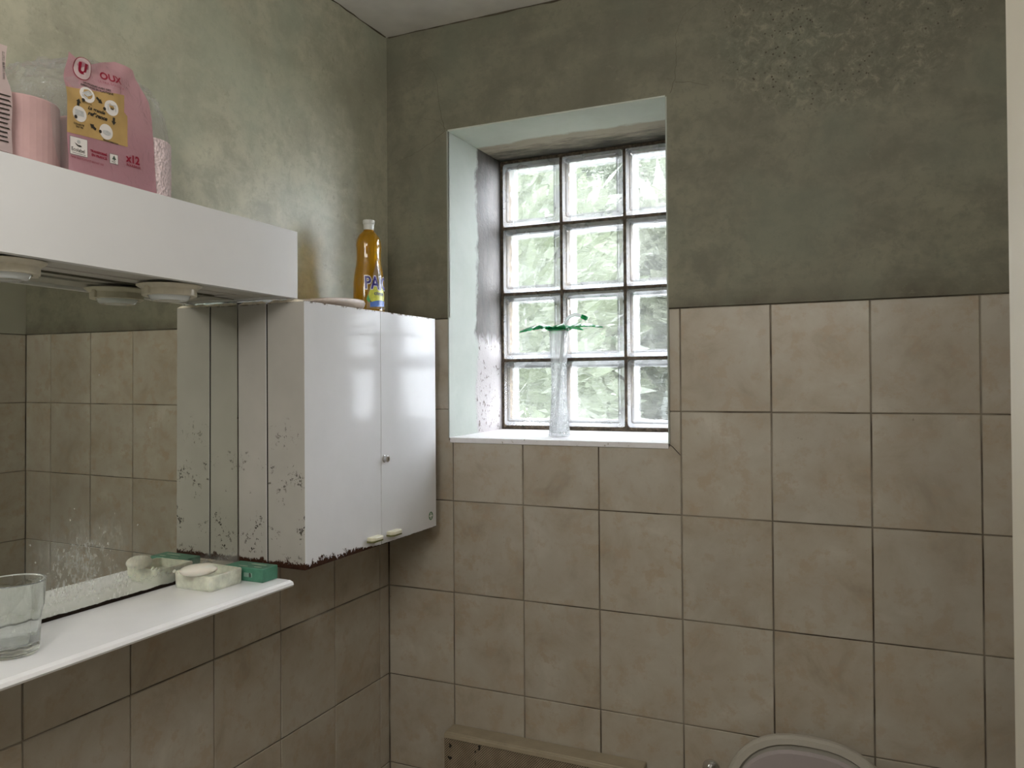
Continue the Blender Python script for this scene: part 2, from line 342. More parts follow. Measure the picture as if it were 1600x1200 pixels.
def m_film(name, col, opac, rough=.12, bs=.5, fk=1.0):
    n = N(name)
    h = n.noise(n.co(), 38, 3, .6, 1.2); b = n.new('Bump'); n.L(h, b.inputs['Height']); b.inputs['Strength'].default_value = bs; b.inputs['Distance'].default_value = .01
    gl = n.new('BsdfGlossy'); gl.inputs['Roughness'].default_value = rough; n.L(b.outputs[0], gl.inputs['Normal'])
    tr = n.new('BsdfTransparent'); df = n.new('BsdfTranslucent'); df.inputs['Color'].default_value = (*col, 1); d2 = n.new('BsdfDiffuse'); d2.inputs['Color'].default_value = (*col, 1)
    md = n.new('MixShader'); md.inputs[0].default_value = .6; n.L(df.outputs[0], md.inputs[1]); n.L(d2.outputs[0], md.inputs[2])
    m1 = n.new('MixShader'); m1.inputs[0].default_value = opac; n.L(tr.outputs[0], m1.inputs[1]); n.L(md.outputs[0], m1.inputs[2])
    fr = n.new('Fresnel'); fr.inputs['IOR'].default_value = 1.5; n.L(b.outputs[0], fr.inputs['Normal'])
    m2 = n.new('MixShader'); n.L(n.math('MULTIPLY', fr.outputs[0], fk), m2.inputs[0]); n.L(m1.outputs[0], m2.inputs[1]); n.L(gl.outputs[0], m2.inputs[2]); n.L(m2.outputs[0], n.o.inputs['Surface']); return n.m
def m_leaf(name, col, var=.35):
    n = N(name); f = n.noise(n.co(), 2.5, 3); g = n.noise(n.co(), 14, 2)
    c = n.ramp(f, (.3, tuple(k * (1 - var) for k in col)), (.7, tuple(min(1, k * (1 + var)) for k in col)))
    n.P(col=c, rough=.5); tl = n.new('BsdfTranslucent'); n.L(c, tl.inputs['Color']); m = n.new('MixShader'); m.inputs[0].default_value = .35
    n.L(n.b.outputs[0], m.inputs[1]); n.L(tl.outputs[0], m.inputs[2]); n.L(m.outputs[0], n.o.inputs['Surface']); return n.m

TILE = m_tile(); GROUT = m_grout()
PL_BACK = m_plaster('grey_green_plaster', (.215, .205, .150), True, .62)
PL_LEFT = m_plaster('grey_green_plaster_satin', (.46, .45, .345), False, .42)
CEIL = plain('ceiling_paint', (.82, .80, .77), .8, var=.14, scale=5)
ROOMP = plain('painted_plaster', (.42, .41, .34), .7, var=.1, scale=4)
FLOORM = plain('floor_tile', (.30, .26, .21), .4, var=.12, scale=6)
WHITE = plain('white_laminate', (.76, .76, .775), .28, var=.02, scale=5)
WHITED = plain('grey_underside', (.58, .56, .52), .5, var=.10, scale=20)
SHELFM = plain('white_shelf', (.90, .90, .92), .22, var=.03, scale=9)
DOORM = plain('cream_door_paint', (.66, .62, .53), .45, var=.03, scale=4)
CREAM = plain('aged_cream_plastic', (.72, .67, .55), .4, var=.12, scale=25)
BULB = plain('opal_lamp_glass', (.78, .82, .85), .12, var=.02, coat=.6)
CHROME = plain('chrome', (.72, .72, .72), .16, 1.0, var=.05)
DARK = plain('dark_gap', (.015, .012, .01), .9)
SOAP = plain('white_soap', (.80, .76, .68), .35, var=.03, scale=30, sss=.1)
DISH = plain('cloudy_cream_plastic', (.66, .66, .56), .38, var=.22, scale=45, sss=.1)
GREENB = plain('green_soap_carton', (.065, .21, .140), .45, var=.2, scale=60)
PINKPAPER = plain('pink_paper', (.50, .32, .315), .8, var=.06, scale=40)
WOOD = N('pale_pink_wood'); _f = WOOD.noise(WOOD.co((90, 14, 30)), 1, 4, .6, .5)
WOOD.P(col=WOOD.ramp(_f, (.35, (.42, .33, .26)), (.65, (.62, .52, .44))), rough=.4); WOOD = WOOD.m
MORT = m_mortar(); GB = m_glassblock(); RIM = m_rimglass()
REV = m_reveal(); LINT = m_lintel()
SILL = N('sill_paint'); _f = SILL.noise(SILL.co(), 60, 4, .7)
SILL.P(col=SILL.ramp(_f, (.30, (.30, .26, .2)), (.36, (.80, .78, .80)), (.7, (.86, .85, .87))), rough=.4); SILL = SILL.m
EN_F = m_enamel('white_enamel_front', False); EN_S = m_enamel('white_enamel_side_shaded', True)
MIRR = m_mirror(); PERF = m_perf(); RADI = plain('radiator_cream', (.40, .34, .245), .5, var=.1, scale=20)
CERAM = plain('cream_seat_plastic', (.50, .47, .41), .3, var=.03)
SEATG = plain('greyish_seat_plastic', (.42, .37, .37), .35, var=.04)

# ------------------------------------------------------------------ setting
W_, H_, G_ = 0.2, 0.24058, 0.0015      # tile pitch and half joint
XR, YB, ZF, ZC = 1.53, -2.45, -Z0, 0.779
fb = lambda s, t, d: (s, -d, t)                 # window wall, faces -y
fl = lambda s, t, d: (d, -s, t)                 # mirror wall, faces +x  (s = distance from the corner)
fr = lambda s, t, d: (XR - d, -s, t)            # right wall
WX0, WX1, WZ0, WZ1 = 0.193, 0.771, -0.3155, 0.4955

def tiles(parent, frame, cols, s_max, cut=None):
    cache = {}
    org = ROOTS[parent.name]
    r = 0; z = 0.0
    while z > ZF + .005:
        zb = max(z - H_, ZF)
        for (a, b) in cols:
            ol = [(a + G_, zb + G_), (b - G_, zb + G_), (b - G_, z - G_), (a + G_, z - G_)]
            if cut:
                ol = cut(a, b, z, zb, ol)
                if ol is None: continue
            key = tuple((round(s - a, 4), round(t - z, 4)) for s, t in ol)
            if key not in cache:
                bm = prism([(s - a, t - z) for s, t in ol], frame if frame is not fr else (lambda s, t, d: (-d, -s, t)), -.0058, 0.0, .0012)
                me = bpy.data.meshes.new('tile'); bm.to_mesh(me); bm.free(); me.materials.append(TILE); cache[key] = me
            o = bpy.data.objects.new('tile', cache[key]); C.objects.link(o); o.parent = parent
            p = Vector(frame(a, z, 0.0)); o.location = p - org
            j = random.uniform(-.0009, .0004); o.location += Vector(frame(0, 0, j)) - Vector(frame(0, 0, 0))
        z -= H_; r += 1

# window wall: solid masonry with the window hole, grout face set back behind the tiles
bm = bmesh.new()
YW = .42
for x0, x1, z0, z1 in ((-.3, WX0 - .004, ZF - .1, ZC + .1), (WX1 + .004, XR + .3, ZF - .1, ZC + .1), (WX0 - .004, WX1 + .004, ZF - .1, WZ0 - .006), (WX0 - .004, WX1 + .004, WZ1 + .004, ZC + .1)):
    box(bm, x0, x1, .0035, YW, z0, z1)
wall_back = T(mk('wall_back', bm, GROUT), kind='structure')
def cutw(a, b, z, zb, ol):
    if z > WZ0 and zb > WZ0 - .001:                       # fully beside the window
        if b <= WX0: return ol
        if a < WX0: return [(a + G_, zb + G_), (WX0 - .004, zb + G_), (WX0 - .004, z - G_), (a + G_, z - G_)]
        if a >= WX1: return ol
        if b > WX1: return [(WX1 + .003, zb + G_), (b - G_, zb + G_), (b - G_, z - G_), (WX1 + .003, z - G_)]
        return None
    if zb < WZ0 < z:
        if b <= WX0 or a >= WX1: return ol
        zt = WZ0 - .006
        if b > WX1:
            return [(a + G_, zb + G_), (b - G_, zb + G_), (b - G_, z - G_), (WX1 + .003, z - G_), (WX1 + .003, zt), (a + G_, zt)]
        if a < WX0:
            return [(a + G_, zb + G_), (b - G_, zb + G_), (b - G_, zt), (WX0 - .004, zt), (WX0 - .004, z - G_), (a + G_, z - G_)]
        return [(a + G_, zb + G_), (b - G_, zb + G_), (b - G_, zt), (a + G_, zt)]
    return ol
# H_ rows: the window sill falls inside the second row
colsb = [(i * W_, min((i + 1) * W_, XR)) for i in range(8)]
tiles(wall_back, fb, colsb, XR, cutw)
bm = bmesh.new()
for x0, x1, z0, z1 in ((0, WX0, .001, ZC), (WX1, XR, .001, ZC), (WX0, WX1, WZ1, ZC)):
    box(bm, x0, x1, -.004, .0034, z0, z1)
mk('plaster', bm, PL_BACK, wall_back)
# fine cracks in the plaster: thin dark open lines, slightly sunk rims
def crack(pts, w0=.0007):
    bm = bmesh.new(); P = []
    for (a, b) in zip(pts[:-1], pts[1:]):
        n = max(3, int(math.dist(a, b) / .008))
        for i in range(n):
            t = i / n; P.append((a[0] + (b[0] - a[0]) * t + random.uniform(-.0016, .0016), a[1] + (b[1] - a[1]) * t + random.uniform(-.0016, .0016)))
    P.append(pts[-1])
    N_ = len(P)
    tube(bm, [(x, -.0040, z) for x, z in P], [w0 * (1 - .75 * i / N_) for i in range(N_)], 4)
    mk('crack', bm, DARK if w0 > .0006 else CRK, wall_back)
CRK = plain('crack_shadow', (.09, .075, .05), .9)
crack([(.184, .499), (.173, .542), (.160, .638), (.154, .656), (.087, .735)], .00055)
crack([(.186, .499), (.153, .476), (.093, .450), (.008, .422)], .0005)
crack([(.188, .500), (.173, .521), (.114, .544)], .0004)
crack([(.782, .500), (.794, .532), (.798, .584), (.797, .637), (.815, .678), (.859, .703)], .00058)
crack([(.794, .525), (.824, .523), (.874, .503)], .0006)
bm = bmesh.new(); tube(bm, [(.770, -.0003, -.315), (.780, -.0003, -.322), (.7985, -.0003, -.3415)], .0008, 4); mk('crack', bm, DARK, wall_back)
# window: reveals, sill, mortar grid and twelve pressed glass blocks
YG = .322
win = T(mk('window_1', nbox(WX0 - .003, WX1 + .003, YG + .004, YG + .076, WZ0 - .003, WZ1 + .003), MORT, None, (.48, YG, WZ0)), kind='structure')
me = win.data
# cut the grid: rebuild as bars between blocks
bm = bmesh.new(); PX, PZ = (WX1 - WX0 - .008) / 3, (WZ1 - WZ0 - .018) / 4; J = .0045
gx0, gz0 = WX0 + .004, WZ0 + .013
for i in range(4): box(bm, gx0 + i * PX - (J if i else .009), gx0 + i * PX + (J if i < 3 else .009), YG + .005, YG + .075, WZ0, WZ1)
for k in range(5):
    box(bm, WX0, WX1, YG + .0055, YG + .0745, gz0 + k * PZ - (J if k else .013), gz0 + k * PZ + (J if k < 4 else .010))
bmesh.ops.translate(bm, verts=bm.verts, vec=-ROOTS[win.name]); bm.to_mesh(me); bm.free()
T(mk('sill', prism([(WX0, -.012 + WZ0 + 0), (WX1, -.012 + WZ0), (WX1, WZ0 + .0015), (WX0, WZ0 + .0015)], lambda s, t, d: (s, -d, t + (.004 if d < -.1 and t > WZ0 else 0)), -(YG + .01), .003, .0012), SILL, win))
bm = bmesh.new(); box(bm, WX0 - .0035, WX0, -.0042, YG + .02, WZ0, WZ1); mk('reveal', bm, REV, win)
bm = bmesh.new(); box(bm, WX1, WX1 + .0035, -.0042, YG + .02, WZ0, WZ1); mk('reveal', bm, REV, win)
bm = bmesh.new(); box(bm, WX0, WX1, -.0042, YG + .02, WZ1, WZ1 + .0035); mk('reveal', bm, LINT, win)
def block_mesh():
    bm = bmesh.new(); a, b = PX / 2 - J + .0012, PZ / 2 - J + .0012; r = .012
    def rr(hx, hz, y, rad, n=4):
        pts = []
        for cx, cz, t0 in ((hx - rad, hz - rad, 0), (-hx + rad, hz - rad, PI / 2), (-hx + rad, -hz + rad, PI), (hx - rad, -hz + rad, 1.5 * PI)):
            pts += [(cx + rad * math.cos(t0 + i * PI / 2 / n), y, cz + rad * math.sin(t0 + i * PI / 2 / n)) for i in range(n + 1)]
        return pts
    # front: rounded rim, raised ridge, sunken rippled pane ; a thin shell so that light walks through it
    for sgn, y0 in ((1, 0.0), (-1, .080)):
        rings = [rr(a, b, y0 + sgn * .022, r), rr(a, b, y0 + sgn * .006, r), rr(a - .003, b - .003, y0 + sgn * .001, r - .002), rr(a - .012, b - .012, y0, r - .005), rr(a - .015, b - .015, y0 + sgn * .003, .006), rr(a - .020, b - .020, y0 + sgn * .0045, .004)]
        vr = ring_loft(bm, rings, cap0=False, cap1=False, mi=1)
        n0 = len(bm.faces)
        f = bm.faces.new(vr[-1]); f.material_index = 0 if sgn > 0 else 2
    # light-carrying side walls, pale
    ring_loft(bm, [rr(a - .001, b - .001, .022, r), rr(a - .001, b - .001, .058, r)], cap0=False, cap1=False, mi=1)
    bmesh.ops.recalc_face_normals(bm, faces=bm.faces)
    me = bpy.data.meshes.new('glass_block'); bm.to_mesh(me); bm.free(); me.materials.append(GB); me.materials.append(RIM); me.materials.append(m_backpane()); return me
bme = block_mesh()
for i in range(3):
    for k in range(4):
        o = bpy.data.objects.new('glass_block', bme); C.objects.link(o); o.parent = win
        o.location = Vector((gx0 + (i + .5) * PX, YG, gz0 + (k + .5) * PZ)) - ROOTS[win.name]

# mirror wall
bm = nbox(-.3, -.0035, YB - .3, .0035, ZF - .1, ZC + .1); wall_left = T(mk('wall_left', bm, GROUT), kind='structure')
colsl = [(0, .0434)] + [(.0434 + i * .199, min(.0434 + (i + 1) * .199, -YB)) for i in range(13)]
tiles(wall_left, fl, [c for c in colsl if c[1] - c[0] > .01], -YB)
mk('plaster', nbox(-.0034, .004, YB, -.004, .001, ZC), PL_LEFT, wall_left)
# right wall with the doorway the added fill comes through
DY0, DY1, DZ = -1.55, -2.32, ZF + 2.19
bm = bmesh.new()
box(bm, XR + .0035, XR + .3, DY0, .0035, ZF - .1, ZC + .1); box(bm, XR + .0035, XR + .3, YB - .3, DY1, ZF - .1, ZC + .1); box(bm, XR + .0035, XR + .3, DY1, DY0, DZ, ZC + .1)
wall_right = T(mk('wall_right', bm, GROUT), kind='structure')
tiles(wall_right, fr, [(0, .14)] + [(.14 + i * W_, .14 + (i + 1) * W_) for i in range(7)], 0)
bm = bmesh.new(); box(bm, XR - .004, XR + .0034, DY0, -.004, .001, ZC); box(bm, XR - .004, XR + .0034, YB, DY1, ZF, ZC); box(bm, XR - .004, XR + .0034, DY1, DY0, DZ, ZC)
mk('plaster', bm, ROOMP, wall_right)
T(mk('wall_rear', nbox(-.3, XR + .3, YB - .3, YB, ZF - .1, ZC + .1), ROOMP), kind='structure')
T(mk('ceiling', nbox(-.3, XR + .3, YB - .3, YW, ZC, ZC + .25), CEIL), kind='structure')
T(mk('floor', nbox(-.3, XR + .3, YB - .3, YW, ZF - .25, ZF), FLOORM), kind='structure')
# ragged dark joint under the ceiling
bm = bmesh.new()
tube(bm, [(.01 + i * .03, -.004 + random.uniform(-.001, .001), ZC - .001 + random.uniform(-.0015, .001)) for i in range(50)], [random.uniform(.001, .003) for i in range(50)], 5)
tube(bm, [(.004 + random.uniform(-.001, .001), -.01 - i * .03, ZC - .001 + random.uniform(-.0015, .001)) for i in range(70)], [random.uniform(.001, .0025) for i in range(70)], 5)
T(mk('trim_1', bm, CRK), kind='structure')
# unseen box beyond the doorway, added to keep the bright sky out
HX0, HX1 = XR + .30, XR + 1.35
bm = bmesh.new(); box(bm, HX1, HX1 + .1, YB - .4, -1.0, ZF - .25, ZC + .25); box(bm, HX0, HX1, -1.1, -1.0, ZF - .25, ZC + .25); box(bm, HX0, HX1, YB - .4, YB - .3, ZF - .25, ZC + .25)
box(bm, HX0, HX1, YB - .3, -1.1, ZC, ZC + .25); box(bm, HX0, HX1, YB - .3, -1.1, ZF - .25, ZF)
T(mk('hallway_sky_blocker', bm, ROOMP), kind='structure')
# open door leaf on the right
ang = math.atan2(XR - 1.3465, .72)
bm = nbox(0, .040, 0, .742, ZF + .008, ZF + 2.16, bev=.002)
box(bm, -.004, 0, .10, .64, ZF + .25, ZF + .9, bev=.0015); box(bm, -.004, 0, .10, .64, ZF + 1.1, ZF + 1.98, bev=.0015)
bmesh.ops.rotate(bm, verts=bm.verts, cent=(0, 0, 0), matrix=Matrix.Rotation(ang, 3, 'Z')); bmesh.ops.translate(bm, verts=bm.verts, vec=(XR - .008, DY0 + .02, 0))
door = T(mk('door_1', bm, DOORM, None, (XR - .008, DY0 + .02, ZF)), kind='structure')

# ------------------------------------------------------------------ garden behind the glass
T(mk('lawn', nbox(-12, 14, YW + .01, 26, ZF - .42, ZF - .301), m_leaf('lawn_grass', (.03, .045, .018), .3), None, (0, 8, ZF - .3)), 'green lawn outside behind the glass blocks', 'lawn')
def leafmass(bm, c, rad, n, lw, ll, up=0.3, rng=random):
    for i in range(n):
        d = Vector((rng.gauss(0, 1), rng.gauss(0, 1), rng.gauss(0, 1))).normalized() * rng.uniform(.35, 1) ** .6
        p = Vector((c[0] + d.x * rad[0], c[1] + d.y * rad[1], c[2] + d.z * rad[2]))
        if p.z < ZF - .22 + 1.3 * ll: continue
        t = (d + Vector((rng.uniform(-.6, .6), rng.uniform(-.6, .6), rng.uniform(-.2, .9) * up * 2))).normalized(); s = t.cross(Vector((rng.uniform(-1, 1), rng.uniform(-1, 1), rng.uniform(-1, 1)))).normalized()
        l = ll * rng.uniform(.6, 1.3); w = lw * rng.uniform(.6, 1.2)
        bm.faces.new([bm.verts.new(p), bm.verts.new(p + t * l * .5 + s * w), bm.verts.new(p + t * l), bm.verts.new(p + t * l * .5 - s * w)])
def shrub(name, c, rad, n, lw, ll, mat, label):
    e = empty(name, (c[0], c[1], ZF - .3), label, 'shrub'); bm = bmesh.new(); leafmass(bm, c, rad, n, lw, ll); f = mk('foliage', bm, mat, e); f['kind'] = 'stuff'
    bm = bmesh.new(); tube(bm, [(c[0], c[1], ZF - .3), (c[0] + .05, c[1], c[2] * .5 + ZF * .5), (c[0], c[1], c[2])], [.09, .07, .03], 7); mk('trunk', bm, plain('bark', (.10, .075, .05), .9), e)
shrub('leafy_shrub', (-1.55, 3.2, .05), (1.35, .8, 2.1), 3200, .05, .22, m_leaf('mid_green_leaves', (.050, .060, .036)), 'mid green shrub outside behind the left column of glass blocks')
shrub('leafy_shrub', (.15, 5.6, -.1), (1.5, .9, 1.9), 3200, .09, .34, m_leaf('olive_leaves', (.064, .070, .050)), 'olive shrub outside behind the middle glass blocks')
shrub('leafy_shrub', (-1.1, 8.5, .9), (2.2, 1.2, 2.3), 3200, .14, .50, m_leaf('dark_leaves', (.042, .052, .034)), 'tall darker tree farther back behind the left glass blocks')
shrub('tall_hedge_tree', (2.2, 12.5, 1.4), (3.4, 1.3, 4.2), 3600, .22, .75, m_leaf('hedge_leaves', (.05, .065, .035)), 'tall pale green tree far back behind the right glass blocks')
shrub('tall_hedge_tree', (-4.0, 16.0, 2.4), (4.6, 1.6, 5.6), 3600, .28, .95, m_leaf('far_leaves', (.045, .06, .035)), 'tallest tree farthest back behind the left glass blocks')
shrub('leafy_shrub', (1.2, 3.7, -.75), (1.0, .65, 1.1), 1500, .06, .24, m_leaf('silver_leaves', (.09, .10, .09)), 'low silvery shrub behind the right lower glass blocks')
e = empty('strap_leaf_plant', (-.45, 1.7, ZF - .3), 'bright green strap leaved plant low outside the glass blocks', 'plant')
GL = m_leaf('bright_strap_leaf', (.10, .17, .03), .2)
rg = random.Random(3)
for i in range(26):
    a = rg.uniform(0, 2 * PI); L_ = rg.uniform(1.0, 1.55); lean = rg.uniform(.15, .55); bm = bmesh.new(); w = .028
    P = []
    for k in range(8):
        t = k / 7; P.append(Vector((-.45 + math.cos(a) * lean * L_ * t ** 1.6, 1.7 + math.sin(a) * lean * L_ * t ** 1.6 * .6, ZF - .3 + L_ * 1.05 * (t - .25 * t * t * lean * 2))))
    sd = Vector((-math.sin(a), math.cos(a), 0)); vs = [(bm.verts.new(p - sd * w * (1 - (k / 7) ** 2)), bm.verts.new(p + sd * (w * (1 - (k / 7) ** 2) + .001))) for k, p in enumerate(P)]
    for (p0, p1), (q0, q1) in zip(vs[:-1], vs[1:]): bm.faces.new((p0, p1, q1, q0))
    mk('leaf', bm, GL, e)

# ------------------------------------------------------------------ mirror, light box, shelf
XM = .008; SL = math.radians(.62)
bm = bmesh.new(); box(bm, -.0, .0, 0, 0, 0, 0) if False else None
v = [(XM, -.583, -.5455), (XM, -1.62, -.5455), (XM, -1.62, .0185), (XM, -.583, .0045)]
v2 = [(.0045, y, z) for _, y, z in v]
# top leans out a touch into the room
tilt = lambda p: (p[0] + (p[2] + .27) * .0035, p[1], p[2])
a = [bm.verts.new(tilt(p)) for p in v]; b = [bm.verts.new(tilt(p)) for p in v2]
bm.faces.new(a); bm.faces.new(b[::-1]); [bm.faces.new((a[i], b[i], b[(i + 1) % 4], a[(i + 1) % 4])) for i in range(4)]
bmesh.ops.recalc_face_normals(bm, faces=bm.faces)
T(mk('wall_mirror', bm, MIRR, None, (XM, -1.1, -.5455)), 'frameless wall mirror with white splash stains, between white light box and shelf', 'mirror')
# white shelf with a rounded nose
prof = [(.001, -.557), (.180, -.5585), (.1915, -.5575), (.1935, -.554), (.1915, -.549), (.184, -.5462), (.170, -.546), (.001, -.546)]
bm = bmesh.new(); ring_loft(bm, [[(x, y, z) for x, z in prof] for y in (-.630, -1.66)]); bmesh.ops.recalc_face_normals(bm, faces=bm.faces)
bmesh.ops.bevel(bm, geom=[e_ for e_ in bm.edges if all(abs(v_.co.y + .63) < 1e-5 for v_ in e_.verts)], offset=.0015, segments=2, affect='EDGES')
T(mk('wall_shelf', bm, SHELFM, None, (.1, -1.1, -.557)), 'long white wall shelf with rounded front edge under the mirror', 'shelf')
# light box
YE, YL = -.572, -1.64; XF = .157
zb = lambda y: .0015 + (YE - y) * .0118 ; zt = lambda y: .1358 + (YE - y) * .0100
lb = empty('vanity_light_box', (.08, -1.1, .01), 'long white light box over the mirror with two spot lamps below', 'light box')
def slab(bm, x0, x1, f0, f1, y0=YE, y1=YL, mi=0):
    r = [[(x0, y, f0(y)), (x1, y, f0(y)), (x1, y, f1(y)), (x0, y, f1(y))] for y in (y0, y1)]; ring_loft(bm, r, mi=mi)
bm = bmesh.new(); slab(bm, XF - .016, XF, zb, zt); bmesh.ops.recalc_face_normals(bm, faces=bm.faces); mk('fascia_board', bm, WHITE, lb)
bm = bmesh.new(); slab(bm, .005, XF - .0165, lambda y: zt(y) - .013, lambda y: zt(y) - .001); bmesh.ops.recalc_face_normals(bm, faces=bm.faces); mk('top_board', bm, WHITE, lb)
bm = bmesh.new(); slab(bm, .005, XF - .0165, lambda y: zb(y) + .002, lambda y: zt(y) - .014, YE, YE - .016); bmesh.ops.recalc_face_normals(bm, faces=bm.faces); mk('end_board', bm, WHITE, lb)
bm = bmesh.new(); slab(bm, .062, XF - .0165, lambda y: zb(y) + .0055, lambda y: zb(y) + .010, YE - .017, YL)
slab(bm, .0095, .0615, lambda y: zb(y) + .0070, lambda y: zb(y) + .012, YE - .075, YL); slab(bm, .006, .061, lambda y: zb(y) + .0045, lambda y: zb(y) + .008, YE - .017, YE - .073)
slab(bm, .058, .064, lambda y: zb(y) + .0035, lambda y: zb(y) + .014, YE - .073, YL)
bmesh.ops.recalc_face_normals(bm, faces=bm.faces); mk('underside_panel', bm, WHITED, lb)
for yc in (-.8195, -1.117):
    z0 = zb(yc) + .0025
    def sq(t, z): return 1.0 / (abs(math.cos(t)) ** 6 + abs(math.sin(t)) ** 6) ** (1 / 6) * .95
    bm = bmesh.new(); lathe(bm, [(.050, 0), (.0545, -.0015), (.0535, -.003), (.047, -.0075), (.0455, -.009), (.0452, -.0195), (.0435, -.0205), (.036, -.0200), (.036, -.012)], (.0747, yc, z0), 40, 1.0, 1.02)
    for s in (-1, 1):
        box(bm, .0707, .0787, yc + s * .047 - .004, yc + s * .047 + .004, z0 - .0205, z0 - .006, bev=.001)
    bmesh.ops.recalc_face_normals(bm, faces=bm.faces)
    h = mk('spot_lamp', bm, CREAM, lb, smooth=False)
    bm = bmesh.new(); lathe(bm, [(.035, -.013), (.0348, -.020), (.0325, -.0255), (.0285, -.0285), (.021, -.0275), (.001, -.0262)], (.0747, yc, z0), 32); bmesh.ops.recalc_face_normals(bm, faces=bm.faces)
    mk('bulb', bm, BULB, h, smooth=True)

# ------------------------------------------------------------------ medicine cabinet
CY0, CY1, CZ0, CZ1 = -.581, -.056, -.5395, -.0045
cab = empty('medicine_cabinet', (.09, -.32, CZ0), 'white enamelled two door wall cabinet with rusty flaking bottom edges, right of the mirror', 'cabinet')
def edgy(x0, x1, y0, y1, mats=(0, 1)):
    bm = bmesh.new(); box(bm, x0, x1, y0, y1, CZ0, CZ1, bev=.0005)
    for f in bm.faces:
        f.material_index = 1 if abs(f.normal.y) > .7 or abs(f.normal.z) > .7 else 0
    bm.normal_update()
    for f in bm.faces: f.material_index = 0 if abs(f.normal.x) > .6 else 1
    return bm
mk('seam_shade', nbox(.0833, .0871, CY0 + .0010, CY1 - .003, CZ0 + .003, CZ1 - .002), DARK, cab)  # dark plate added to stand for the shade in the seam
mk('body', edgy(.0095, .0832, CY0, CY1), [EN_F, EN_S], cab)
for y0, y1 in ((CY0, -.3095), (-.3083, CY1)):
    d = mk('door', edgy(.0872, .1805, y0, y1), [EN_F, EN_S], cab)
    hy = -.3470 if y0 < -.5 else -.268; hz = -.5165
    ol = [(.1806, hy - .0215), (.1930, hy - .0225), (.1995, hy - .0150), (.1995, hy + .0165), (.1930, hy + .0225), (.1806, hy + .0215)]
    bm = bmesh.new(); ring_loft(bm, [[(x, y, hz - .0045) for x, y in ol], [(x, y, hz + .0035) for x, y in ol]]); bmesh.ops.recalc_face_normals(bm, faces=bm.faces)
    bmesh.ops.bevel(bm, geom=list(bm.edges), offset=.0012, segments=1, affect='EDGES')
    h = mk('handle', bm, plain('cream_handle_plastic', (.74, .71, .55), .3, var=.05), d); h['label'] = 'cream plastic handle'
    bm = bmesh.new(); ol2 = [(x - .0005, y) for x, y in ol]; ring_loft(bm, [[(x, y, hz - .0075) for x, y in ol2], [(x, y, hz - .0046) for x, y in ol2]]); bmesh.ops.recalc_face_normals(bm, faces=bm.faces)
    mk('handle_grip', bm, plain('olive_grip', (.15, .15, .045), .5), d)
    if y0 > -.5:
        bm = bmesh.new()
        for r0, x0, x1 in ((.0085, .1806, .1835), (.0072, .1835, .1925)):
            ring_loft(bm, [[(x, -.2975 + r * math.cos(t), -.344 + r * math.sin(t)) for t in (2 * PI * i / 20 for i in range(20))] for x, r in ((x0, r0), (x1 - .001, r0), (x1, r0 - .001))])
        bmesh.ops.recalc_face_normals(bm, faces=bm.faces); l = mk('lock', bm, CHROME, d, smooth=False); l['label'] = 'round chrome lock'
        mk('keyhole', nbox(.1926, .1929, -.2985, -.2965, -.3475, -.3405), DARK, d)
        pl = lambda s, t: (.18062, -.0835 + s, -.5085 + t)
        ring = []
        for i in range(24):
            t0, t1 = 2 * PI * i / 24, 2 * PI * (i + 1) / 24; ring.append([(.0118 * math.cos(t0), .0118 * math.sin(t0)), (.0118 * math.cos(t1), .0118 * math.sin(t1)), (.0096 * math.cos(t1), .0096 * math.sin(t1)), (.0096 * math.cos(t0), .0096 * math.sin(t0))])
        lg = mk('emblem', flat_bm([circ(0, 0, .0108, 24)], pl), plain('emblem_green', (.10, .22, .12), .3), d); lg['label'] = 'green roundel with white cross'
        pl2 = lambda s, t: (.18075, -.0835 + s, -.5085 + t)
        mk('emblem_cross', flat_bm([[(-.0022, -.0075), (.0022, -.0075), (.0022, .0075), (-.0022, .0075)], [(-.0075, -.0022), (-.0023, -.0022), (-.0023, .0022), (-.0075, .0022)], [(.0023, -.0022), (.0075, -.0022), (.0075, .0022), (.0023, .0022)]], pl2), plain('emblem_white', (.7, .72, .7), .3), d)
# bent paint-worn top lips
LIP = plain('worn_cream_edge', (.72, .66, .55), .5, var=.3, scale=60)
for x0, x1, zz in ((.012, .082, .0015), (.090, .178, -.0005)):
    bm = bmesh.new(); n = 12; R0 = []
    for i in range(n + 1):
        x = x0 + (x1 - x0) * i / n; k = .0012 * noise.noise(Vector((x * 60, 1, 2)))
        e_ = min(1, i / 1.5, (n - i) / 1.5)
        R0.append([(x, CY0 + .0015, CZ1 - .0008), (x, CY0 - .0010, CZ1 - .0010 + k * .3), (x, CY0 + .0005, CZ1 + (.0038 + k) * e_ + .0003), (x, CY0 + .0040, CZ1 + .0005)])
    ring_loft(bm, R0); bmesh.ops.recalc_face_normals(bm, faces=bm.faces); mk('top_lip', bm, LIP, cab)

